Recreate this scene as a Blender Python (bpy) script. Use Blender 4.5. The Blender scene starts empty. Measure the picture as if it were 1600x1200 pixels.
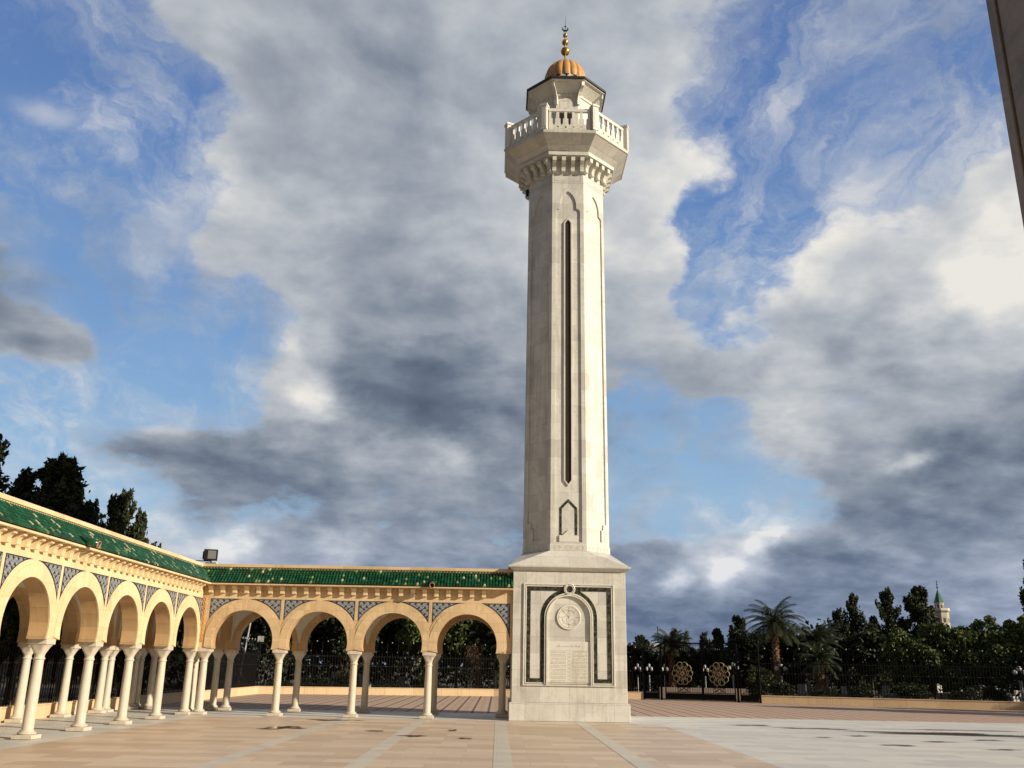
import bpy, bmesh, math, random
import numpy as np
from math import pi, sin, cos, tan, atan2, sqrt, radians
from mathutils import Matrix, Vector
S = bpy.context.scene
COL = S.collection
random.seed(7)

# ------------------------------------------------------------------ camera
cd = bpy.data.cameras.new('camera'); cam = bpy.data.objects.new('camera', cd); COL.objects.link(cam)
cd.sensor_width = 36; cd.lens = 1420/1600*36; cd.clip_end = 3000; cd.clip_start = .1
PITCH, YAW, ROLL = radians(17.265), radians(-.542), radians(1.031)
cam.matrix_world = Matrix.Translation((0, 0, 1.65)) @ Matrix.Rotation(YAW, 4, 'Z') @ Matrix.Rotation(pi/2+PITCH, 4, 'X') @ Matrix.Rotation(ROLL, 4, 'Z')
S.camera = cam
S.render.resolution_x, S.render.resolution_y = 1024, 768
S.view_settings.view_transform = 'Standard'; S.view_settings.look = 'None'
S.view_settings.exposure = .3; S.view_settings.gamma = 1

# ------------------------------------------------------------------ sun and sky
SUN_AZ, SUN_EL = 26, 21          # azimuth: degrees from +X towards -Y
sv = Vector((cos(radians(SUN_AZ))*cos(radians(SUN_EL)), -sin(radians(SUN_AZ))*cos(radians(SUN_EL)), sin(radians(SUN_EL))))
ld = bpy.data.lights.new('sun', 'SUN'); ld.energy = 5.0; ld.angle = radians(.55); ld.color = (1, .89, .71)
lo = bpy.data.objects.new('sun', ld); COL.objects.link(lo)
lo.rotation_euler = (-sv).to_track_quat('-Z', 'Y').to_euler(); lo.location = (40, -20, 30)

class NT:                         # small node helper
    def __init__(s, tree): s.t = tree; s.n = tree.nodes; s.l = tree.links
    def new(s, typ, **k):
        n = s.n.new(typ)
        for a, v in k.items(): setattr(n, a, v)
        return n
    def link(s, a, b): s.l.new(a, b)
    def put(s, sock, v):
        if isinstance(v, bpy.types.NodeSocket): s.l.new(v, sock)
        else: sock.default_value = v
    def math(s, op, a, b=0., c=0., clamp=False):
        n = s.n.new('ShaderNodeMath'); n.operation = op; n.use_clamp = clamp
        s.put(n.inputs[0], a); s.put(n.inputs[1], b); s.put(n.inputs[2], c); return n.outputs[0]
    def vmath(s, op, a, b=(0, 0, 0), scale=None):
        n = s.n.new('ShaderNodeVectorMath'); n.operation = op
        s.put(n.inputs[0], a)
        if op != 'SCALE': s.put(n.inputs[1], b)
        else: s.put(n.inputs[3], scale)
        return n.outputs['Value'] if op in ('LENGTH', 'DOT_PRODUCT', 'DISTANCE') else n.outputs[0]
    def mix(s, f, a, b, blend='MIX'):
        n = s.n.new('ShaderNodeMix'); n.data_type = 'RGBA'; n.blend_type = blend
        s.put(n.inputs[0], f); s.put(n.inputs[6], a); s.put(n.inputs[7], b); return n.outputs[2]
    def ramp(s, f, stops, interp='LINEAR'):
        n = s.n.new('ShaderNodeValToRGB'); r = n.color_ramp; r.interpolation = interp
        while len(r.elements) < len(stops): r.elements.new(.5)
        for e, (p, c) in zip(r.elements, stops): e.position = p; e.color = (*c, 1) if len(c) == 3 else c
        s.put(n.inputs[0], f); return n.outputs[0]
    def noise(s, vec, scale, detail=4, rough=.5, dist=0.):
        n = s.n.new('ShaderNodeTexNoise'); s.put(n.inputs['Vector'], vec)
        n.inputs['Scale'].default_value = scale; n.inputs['Detail'].default_value = detail
        n.inputs['Roughness'].default_value = rough; n.inputs['Distortion'].default_value = dist; return n
    def sep(s, v): n = s.n.new('ShaderNodeSeparateXYZ'); s.put(n.inputs[0], v); return n.outputs
    def comb(s, x, y, z):
        n = s.n.new('ShaderNodeCombineXYZ')
        for i, v in enumerate((x, y, z)): s.put(n.inputs[i], v)
        return n.outputs[0]
    def sstep(s, v, a, b, c=0., d=1.):
        n = s.n.new('ShaderNodeMapRange'); n.interpolation_type = 'SMOOTHSTEP'
        s.put(n.inputs[0], v); s.put(n.inputs[1], a); s.put(n.inputs[2], b); s.put(n.inputs[3], c); s.put(n.inputs[4], d); return n.outputs[0]

def srgb(r, g, b):
    f = lambda c: ((c/255+.055)/1.055)**2.4 if c > 10 else c/255/12.92
    return (f(r), f(g), f(b))

world = bpy.data.worlds.new('World'); S.world = world; world.use_nodes = True
def build_sky():
    w = NT(world.node_tree); w.n.clear()
    out = w.new('ShaderNodeOutputWorld'); bg = w.new('ShaderNodeBackground'); w.link(bg.outputs[0], out.inputs[0])
    d = w.vmath('NORMALIZE', w.new('ShaderNodeTexCoord').outputs['Generated'])
    sky = w.new('ShaderNodeTexSky', sky_type='NISHITA'); sky.sun_disc = False
    sky.sun_elevation = radians(SUN_EL); sky.sun_rotation = radians(90+SUN_AZ); sky.air_density = 1.1; sky.dust_density = .6; sky.ozone_density = 1.6
    # cloud cover and cloud brightness by compass direction (columns, -36..36 deg) and height above the horizon (rows, 0..36 deg)
    rows = [('99999999999999999', '44444444433333444'),
            ('88888888999999999', '55555554332233444'),
            ('55566887888899888', '66657545343633344'),
            ('33335677762249999', '77773233335753223'),
            ('22369999841149999', '77722345444454222'),
            ('43323889981298899', '66776611332465533'),
            ('99702699995899888', '12344521334465666'),
            ('98113899998388999', '22344434556666788'),
            ('23257999999359999', '44455445667686788'),
            ('22227899999116787', '55666545777777677'),
            ('11529999998514255', '66965445667877677'),
            ('11238999999352324', '55565545566676666'),
            ('33489999999643543', '55655545555666655')]
    # warped direction
    dz = w.sep(d)[2]
    pv = w.vmath('MULTIPLY', d, (1, 1, 1.25))
    n1 = w.noise(pv, 3.2, 7, .56); n2 = w.noise(w.vmath('ADD', pv, (5.2, 1.3, 9.1)), 9.5, 6, .58)
    wv = w.vmath('ADD', w.vmath('SCALE', w.vmath('SUBTRACT', n1.outputs['Color'], (.5, .5, .5)), scale=.075),
                 w.vmath('SCALE', w.vmath('SUBTRACT', n2.outputs['Color'], (.5, .5, .5)), scale=.085))
    wv = w.vmath('MULTIPLY', wv, (1, 1, .75))
    dd = w.vmath('NORMALIZE', w.vmath('ADD', d, wv)); x, y, z = w.sep(dd)
    az = w.math('ARCTAN2', x, y); el = w.math('ARCSINE', z)
    azn = w.math('PINGPONG', w.math('ADD', w.math('DIVIDE', az, radians(72)), .5), 1.)
    t = w.math('DIVIDE', el, radians(3))
    acc = None
    for i, (cs, bs) in enumerate(rows):
        r = w.ramp(azn, [(k/16, (int(cs[k])/9, int(bs[k])/9, 0)) for k in range(17)], 'EASE')
        acc = r if acc is None else w.mix(w.sstep(t, i-1., float(i)), acc, r)
    sp = w.new('ShaderNodeSeparateColor'); w.link(acc, sp.inputs[0]); cov, bri = sp.outputs[0], sp.outputs[1]
    # cloud texture: streaky overhead, lumpy low down
    lay = w.vmath('SCALE', d, scale=w.math('DIVIDE', 1., w.math('ADD', w.math('MAXIMUM', dz, 0.), .35)))
    q1 = w.vmath('MULTIPLY', lay, (1, 1, 1.15)); q1b = w.vmath('ADD', q1, (.030, -.012, .034))
    f1 = w.noise(q1, 5.2, 12, .54, .1).outputs[0]; f1b = w.noise(q1b, 5.2, 6, .52, .1).outputs[0]
    q2 = w.vmath('ADD', w.vmath('MULTIPLY', lay, (1, 1, 1.05)), (3, 7, 1))
    f2 = w.noise(q2, 2.9, 8, .50, .3).outputs[0]
    q3 = w.vmath('ADD', q2, w.vmath('SCALE', n2.outputs['Color'], scale=.16))
    f3 = w.noise(w.vmath('MULTIPLY', q3, (1.6, .8, 1.2)), 5.2, 13, .66, .8).outputs[0]
    fine = w.noise(q3, 19., 9, .66, .4).outputs[0]
    relief = w.math('SUBTRACT', f1, f1b)
    cc = w.math('ADD', cov, w.math('MULTIPLY', w.math('SUBTRACT', f1, .5), 1.35))
    cc = w.math('ADD', cc, w.math('MULTIPLY', w.math('SUBTRACT', fine, .5), .35))
    core = w.sstep(cc, .42, .76)
    veil = w.math('MULTIPLY', w.sstep(w.math('ADD', f3, w.math('MULTIPLY', cov, .30)), .44, .88), .72)
    alpha = w.math('MAXIMUM', core, veil)
    bb = w.math('ADD', w.math('ADD', bri, .05), w.math('MULTIPLY', w.math('SUBTRACT', f2, .5), .36))
    bb = w.math('ADD', bb, w.math('MULTIPLY', relief, 1.05))
    bb = w.math('ADD', bb, w.math('MULTIPLY', w.math('SUBTRACT', fine, .5), .06))
    rim = w.math('MULTIPLY', w.math('MULTIPLY', w.sstep(cc, .40, .60), w.sstep(cc, .62, .95, 1., 0.)), .06)
    bb = w.math('ADD', bb, rim)
    bb = w.math('ADD', bb, w.math('MULTIPLY', w.math('SUBTRACT', 1., core), .10))
    def blob(a0, e0, ra, re, amp):       # one bright cumulus head: direction, half sizes in degrees
        q = w.math('ADD', w.math('POWER', w.math('DIVIDE', w.math('SUBTRACT', az, radians(a0)), radians(ra)), 2.),
                   w.math('POWER', w.math('DIVIDE', w.math('SUBTRACT', el, radians(e0)), radians(re)), 2.))
        return w.math('MULTIPLY', w.math('EXPONENT', w.math('MULTIPLY', q, -1.)), amp)
    for b in ((16.5, 8.0, 1.2, .7, .6), (15.2, 6.9, .8, .6, .35), (10.6, 5.2, .7, .7, .4), (-30.5, 29.9, 2.2, .8, .35), (29, 22, 5, 2.0, .12), (25, 12, 1.2, .6, .5), (13.3, 6.0, 1.1, .7, .4), (-13.2, 15.3, 1.3, 1.4, .28), (-14.4, 18.2, .8, 1.4, .2), (-15.8, 7.3, 1.2, .9, .4), (-20.5, 8.2, 1.6, .9, .25), (-3.4, 12.8, 1.2, 1.0, .3), (-9.5, 7.0, 1.5, .8, .3)):
        v = blob(*b); bb = w.math('ADD', bb, v); alpha = w.math('MAXIMUM', alpha, w.math('MULTIPLY', v, 1.2), clamp=True)
    cloud = w.ramp(bb, [(0, srgb(84, 97, 114)), (.22, srgb(106, 118, 136)), (.4, srgb(134, 144, 158)), (.58, srgb(164, 171, 181)), (.78, srgb(196, 200, 205)), (1, srgb(236, 233, 226))])
    low = w.sstep(el, radians(0), radians(14), .55, 0.)
    cloud = w.mix(low, cloud, w.mix(1., cloud, (.80, .93, 1.22, 1), 'MULTIPLY'))
    blue = w.mix(1., sky.outputs[0], (.102, .106, .098, 1), 'MULTIPLY')
    g = w.ramp(w.math('DIVIDE', el, radians(40)), [(0, srgb(160, 180, 208)), (.25, srgb(152, 188, 224)), (.5, srgb(118, 160, 214)), (.75, srgb(98, 136, 196)), (1, srgb(88, 120, 182))])
    blue = w.mix(.8, blue, g)
    col = w.mix(alpha, blue, cloud)
    # unseen sky overhead and behind the viewer, darkened to cut the fill light
    fill_dim = w.math('MAXIMUM', w.sstep(dz, .62, .85), w.sstep(w.sep(d)[1], .45, .05))
    col = w.mix(fill_dim, col, w.mix(1., col, (.50, .47, .45, 1), 'MULTIPLY'))
    w.put(bg.inputs[0], col); bg.inputs[1].default_value = .80
build_sky()

# ------------------------------------------------------------------ materials
MATS = {}
def mat(name, base=(.5, .5, .5), rough=.6, metal=0., spec=None):
    m = bpy.data.materials.new(name); m.use_nodes = True; MATS[name] = m
    t = NT(m.node_tree); b = t.n['Principled BSDF']
    b.inputs['Base Color'].default_value = (*base, 1); b.inputs['Roughness'].default_value = rough; b.inputs['Metallic'].default_value = metal
    if spec is not None: b.inputs['Specular IOR Level'].default_value = spec
    return m, t, b
def bump(t, b, h, strength=.3, dist=.02):
    n = t.new('ShaderNodeBump'); n.inputs['Strength'].default_value = strength; n.inputs['Distance'].default_value = dist
    t.put(n.inputs['Height'], h); t.link(n.outputs[0], b.inputs['Normal'])
def uvv(t): return t.new('ShaderNodeUVMap').outputs[0]
def objv(t): return t.new('ShaderNodeTexCoord').outputs['Object']

def stone(name, c1, c2, joint, bw=.9, bh=.45, mortar=.006, rough=.5, vein=.35, veincol=(.35, .33, .30), blockvar=.5, nscale=1.4, jd=.15, stain=.35):
    m, t, b = mat(name, rough=rough); uv = uvv(t); ov = objv(t)
    br = t.new('ShaderNodeTexBrick'); t.link(uv, br.inputs['Vector'])
    for k, v in (('Scale', 1.), ('Mortar Size', mortar), ('Mortar Smooth', .3), ('Brick Width', bw), ('Row Height', bh), ('Bias', 0.)): br.inputs[k].default_value = v
    br.inputs['Color1'].default_value = (0, 0, 0, 1); br.inputs['Color2'].default_value = (1, 1, 1, 1); br.inputs['Mortar'].default_value = (.5, .5, .5, 1)
    n = t.noise(ov, nscale, 7, .6, .6); n2 = t.noise(ov, nscale*.55, 5, .6, 2.4); n3 = t.noise(ov, 26, 3, .6)
    f = t.math('ADD', t.math('MULTIPLY', n.outputs[0], 1-blockvar*.6), t.math('MULTIPLY', t.sep(br.outputs[0])[0], blockvar*.6))
    c = t.mix(t.sstep(f, .28, .78), (*c1, 1), (*c2, 1))
    ve = t.sstep(t.math('ABSOLUTE', t.math('SUBTRACT', n2.outputs[0], .5)), 0., .035, 1., 0.)
    c = t.mix(t.math('MULTIPLY', ve, vein), c, (*veincol, 1))
    c = t.mix(t.math('MULTIPLY', br.outputs['Fac'], joint), c, tuple(x*.42 for x in c1)+(1,))
    c = t.mix(t.sstep(n3.outputs[0], .35, .75, 0., .18), c, t.mix(1., c, (.7, .7, .7, 1), 'MULTIPLY'))
    if stain:
        st = t.noise(t.vmath('MULTIPLY', ov, (5, 5, .28)), 1.6, 5, .6).outputs[0]; st2 = t.noise(ov, .5, 4, .6).outputs[0]
        c = t.mix(t.math('MULTIPLY', t.sstep(t.math('MULTIPLY', st, t.math('MULTIPLY', st2, 2.)), .48, .74), stain), c, t.mix(1., c, (.60, .57, .52, 1), 'MULTIPLY'))
    t.link(c, b.inputs['Base Color'])
    bump(t, b, t.math('SUBTRACT', t.math('MULTIPLY', n3.outputs[0], .25), t.math('MULTIPLY', br.outputs['Fac'], jd*4)), .35, .01)
    t.put(b.inputs['Roughness'], t.math('ADD', t.math('MULTIPLY', n.outputs[0], .25), rough-.12))
    return m

MAR = stone('white_marble', (.66, .63, .56), (.50, .475, .42), .5, .95, .52, .007, .42, .22, (.36, .33, .27), .6)
MARS = stone('shaft_marble', (.68, .66, .59), (.50, .48, .435), .45, .62, .62, .005, .40, .30, (.40, .38, .35), .55, 1.1)
MARP = stone('plain_marble', (.70, .665, .585), (.59, .56, .48), 0, 3, 3, .001, .4, .10)
COLM = stone('column_marble', (.62, .55, .44), (.52, .455, .36), 0, 3, 3, .001, .32, .12, (.5, .47, .42), .1)
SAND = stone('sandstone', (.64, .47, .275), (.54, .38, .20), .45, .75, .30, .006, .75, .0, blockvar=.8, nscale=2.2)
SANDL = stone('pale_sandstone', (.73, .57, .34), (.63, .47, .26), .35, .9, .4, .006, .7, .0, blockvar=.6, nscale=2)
SANDS = stone('shaded_sandstone', (.52, .33, .16), (.42, .26, .12), .45, .75, .30, .006, .75, .0, blockvar=.8, nscale=2.2)  # darker copy of the sandstone, shade under the arches put into its colour
CARV = stone('carved_sandstone', (.60, .34, .14), (.42, .22, .09), 0, 3, 3, .001, .8, .0)
LOWW = stone('low_wall_stone', (.70, .52, .31), (.60, .43, .25), .5, 1.6, 2.0, .012, .8, .05, blockvar=.8)
PLAS = stone('vault_plaster', (.62, .58, .50), (.54, .50, .43), 0, 3, 3, .001, .8, .0)
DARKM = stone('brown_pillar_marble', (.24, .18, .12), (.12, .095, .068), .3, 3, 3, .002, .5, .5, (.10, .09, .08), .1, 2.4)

def two(name, c1, c2, scale, rough=.5, metal=0, detail=5, lo=.35, hi=.65, bmp=0.):
    m, t, b = mat(name, c1, rough, metal)
    n = t.noise(objv(t), scale, detail, .6, .5).outputs[0]
    t.link(t.mix(t.sstep(n, lo, hi), (*c1, 1), (*c2, 1)), b.inputs['Base Color'])
    if bmp: bump(t, b, n, bmp, .01)
    return m
GRN = two('dark_green_marble', (.018, .02, .014), (.10, .095, .06), 9, .18, detail=8, lo=.42, hi=.66)
ENG = two('engraved_lines', (.44, .38, .28), (.36, .31, .22), 5, .8)
IRON = two('black_iron', (.004, .004, .004), (.008, .007, .007), 8, .8)
IRON.node_tree.nodes['Principled BSDF'].inputs['Specular IOR Level'].default_value = .15
DULL = two('dull_pale_paint', (.36, .34, .28), (.24, .22, .18), 9, .6)
GOLDP = two('pale_gilt_iron', (.42, .33, .17), (.30, .23, .11), 6, .5, .1)
GOLD = two('gilt_metal', (.62, .38, .09), (.36, .20, .05), 4, .32, .85)
DOME = two('orange_terracotta', (.55, .30, .105), (.43, .215, .065), 7, .55, bmp=.1)
ROOFD = two('dark_roof_edge', (.010, .009, .009), (.018, .016, .015), 5, .6)
SLIT = two('dark_slit_wood', (.022, .009, .005), (.012, .006, .004), 6, .55)
LAMPB = two('black_lamp_housing', (.005, .005, .006), (.009, .009, .009), 6, .4)
FARS = two('weathered_stone', (.48, .42, .33), (.38, .33, .26), 1.2, .8)
BARK = two('tree_bark', (.10, .065, .04), (.045, .03, .02), 7, .9, bmp=.5)
PBARK = two('palm_bark', (.24, .13, .07), (.10, .055, .03), 9, .95, bmp=.8)
GLOBE, _, _gb = mat('milky_glass', (.42, .42, .41), .25); 
PIPE = two('clay_pipe', (.50, .20, .10), (.30, .12, .07), 8, .7)
TOMB = two('whitewash', (.46, .45, .42), (.33, .32, .30), 3, .8)
BLU = two('navy_border_tile', (.012, .014, .035), (.03, .03, .05), 9, .3)
REDW = two('terracotta_coping', (.36, .14, .08), (.24, .10, .06), 5, .8)
GPIPE = two('green_glazed_pipe', (.006, .05, .02), (.01, .08, .03), 6, .2)
m, t, b = mat('lamp_glass', (.4, .38, .33), .12); b.inputs['Metallic'].default_value = .6; LGL = m

def leafmat(name, a, bcol, c, tr=.12):
    m, t, b = mat(name, a, .6)
    g = t.new('ShaderNodeNewGeometry'); n = t.noise(objv(t), 1.1, 3, .6).outputs[0]
    f = t.math('ADD', t.math('MULTIPLY', g.outputs['Random Per Island'], .6), t.math('MULTIPLY', n, .4))
    col = t.ramp(f, [(.15, a), (.5, bcol), (.85, c)])
    t.link(col, b.inputs['Base Color'])
    b.inputs['Specular IOR Level'].default_value = .25
    tn = t.new('ShaderNodeBsdfTranslucent'); t.link(col, tn.inputs[0]); mx = t.new('ShaderNodeMixShader'); mx.inputs[0].default_value = tr
    t.link(b.outputs[0], mx.inputs[1]); t.link(tn.outputs[0], mx.inputs[2]); t.link(mx.outputs[0], t.n['Material Output'].inputs[0])
    return m
CYP = leafmat('cypress_leaves', (.012, .018, .008), (.034, .044, .016), (.075, .080, .028), .10)
BUSH = leafmat('bush_leaves', (.026, .040, .012), (.070, .096, .028), (.135, .155, .045), .18)
DRKB = leafmat('shade_leaves', (.009, .014, .006), (.022, .032, .011), (.046, .060, .018), .08)
PALM = leafmat('palm_leaves', (.016, .023, .010), (.030, .040, .016), (.055, .062, .026), .08)
DEAD = leafmat('dry_leaves', (.055, .033, .018), (.085, .052, .026), (.12, .08, .04), .08)
LITB = leafmat('light_bush_leaves', (.04, .055, .02), (.08, .095, .035), (.15, .16, .07), .15)

# green glazed tiles
m, t, b = mat('green_glazed_tile', (.01, .10, .04), .16); g = t.new('ShaderNodeNewGeometry')
col = t.ramp(g.outputs['Random Per Island'], [(0, (.004, .040, .015)), (.3, (.005, .055, .020)), (.6, (.009, .078, .030)), (.86, (.015, .10, .042)), (.94, (.20, .23, .10)), (.975, (.42, .40, .24))], 'CONSTANT')
n = t.noise(objv(t), 14, 3).outputs[0]
t.link(t.mix(t.sstep(n, .4, .8, 0., .5), col, (.004, .03, .012, 1)), b.inputs['Base Color']); TILE = m
# patterned wall tiles
m, t, b = mat('patterned_wall_tile', (.3, .33, .36), .25); uv = uvv(t); x, y, z = t.sep(uv)
k = 2*pi/.20
a = t.math('SINE', t.math('MULTIPLY', x, k)); c = t.math('SINE', t.math('MULTIPLY', y, k))
a2 = t.math('SINE', t.math('MULTIPLY', x, k*3)); c2 = t.math('SINE', t.math('MULTIPLY', t.math('ADD', y, x), k*2))
v = t.math('ADD', t.math('MULTIPLY', t.math('MULTIPLY', a, c), .5), t.math('MULTIPLY', t.math('MULTIPLY', a2, c2), .35))
col = t.ramp(t.math('ADD', t.math('MULTIPLY', v, .6), .5), [(0, (.02, .025, .04)), (.34, (.03, .04, .06)), (.42, (.20, .23, .26)), (.50, (.36, .37, .36)), (.60, (.05, .07, .13)), (.70, (.33, .29, .20)), (1, (.38, .40, .40))], 'CONSTANT')
t.link(col, b.inputs['Base Color']); WTILE = m

# ground materials (world coordinates are the object's, all ground objects sit at the origin)
def groundmat(name, c1, c2, bw, bh, mortar, mcol, rough, off=.5, stripe=None, blot=.4, blotcol=(.3, .25, .2), spec=.5):
    m, t, b = mat(name, rough=rough); o = objv(t); br = t.new('ShaderNodeTexBrick'); t.link(o, br.inputs['Vector']); br.offset = off
    for k, v in (('Scale', 1.), ('Mortar Size', mortar), ('Mortar Smooth', .2), ('Brick Width', bw), ('Row Height', bh)): br.inputs[k].default_value = v
    br.inputs['Color1'].default_value = (0, 0, 0, 1); br.inputs['Color2'].default_value = (1, 1, 1, 1); br.inputs['Mortar'].default_value = (.5, .5, .5, 1)
    n = t.noise(t.vmath('MULTIPLY', o, (1, 1.6, 1)), .55, 7, .65, .8).outputs[0]; n2 = t.noise(o, 6, 5, .65).outputs[0]
    f = t.math('ADD', t.math('MULTIPLY', n, .5), t.math('MULTIPLY', t.sep(br.outputs[0])[0], .5))
    c = t.mix(t.sstep(f, .2, .8), (*c1, 1), (*c2, 1))
    c = t.mix(t.sstep(n, .56, .70, 0., blot), c, (*blotcol, 1))
    c = t.mix(t.math('MULTIPLY', t.sstep(n2, .45, .7), .22), c, t.mix(1., c, (.72, .70, .68, 1), 'MULTIPLY'))
    if mortar > 0: c = t.mix(t.math('MULTIPLY', br.outputs['Fac'], .8), c, (*mcol, 1))
    if stripe:
        px, _, _ = t.sep(o); ph = t.math('FRACT', t.math('DIVIDE', t.math('ADD', px, t.math('MULTIPLY', n2, .05)), stripe[0]))
        s = t.sstep(t.math('ABSOLUTE', t.math('SUBTRACT', ph, .5)), stripe[1], stripe[1]*1.7, 1., 0.)
        s2 = t.sstep(t.math('ABSOLUTE', t.math('SUBTRACT', ph, .5)), .18, .5, 0., 1.)
        c = t.mix(t.math('MULTIPLY', s2, .35), c, (*stripe[3], 1)); c = t.mix(t.math('MULTIPLY', s, .85), c, (*stripe[2], 1))
    t.link(c, b.inputs['Base Color']); t.put(b.inputs['Roughness'], t.math('ADD', rough-.15, t.math('MULTIPLY', n, .3)))
    b.inputs['Specular IOR Level'].default_value = spec
    bump(t, b, t.math('SUBTRACT', t.math('MULTIPLY', n2, .3), br.outputs['Fac']), .15, .006); return m
TAN = groundmat('tan_marble_paving', (.66, .52, .385), (.50, .375, .265), 1.22, .61, .008, (.42, .33, .25), .50, blot=.5, blotcol=(.50, .45, .39))
WHT = groundmat('white_marble_paving', (.68, .64, .56), (.54, .52, .48), 1.22, .61, .004, (.42, .40, .36), .5, blot=.5, blotcol=(.36, .37, .37))
BND = groundmat('pale_paving_band', (.62, .55, .46), (.54, .49, .42), .61, .61, .005, (.42, .40, .36), .5)
BRK = groundmat('brick_paving', (.55, .385, .275), (.46, .31, .22), .22, .11, .006, (.26, .17, .12), .8, stripe=(.6, .06, (.07, .05, .04), (.30, .20, .145)), blot=.25, blotcol=(.32, .22, .17))
PALE = two('pale_joint_stone', (.74, .68, .56), (.62, .55, .44), 2.5, .55)
SOIL = two('dry_soil', (.10, .075, .05), (.05, .045, .03), .4, .95)
m, t, b = mat('wet_stone', (.10, .07, .05), .05); PUD = m; b.inputs['Specular IOR Level'].default_value = .9
at = t.new('ShaderNodeAttribute'); at.attribute_name = 'depth'; nz = t.noise(objv(t), 9, 6, .65).outputs[0]
dp = t.math('ADD', at.outputs['Fac'], t.math('MULTIPLY', t.math('SUBTRACT', nz, .5), 1.5))
t.put(b.inputs['Alpha'], t.sstep(dp, .25, .95, 0., .82)); t.put(b.inputs['Roughness'], t.sstep(dp, .5, 1.1, .45, .05))

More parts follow.
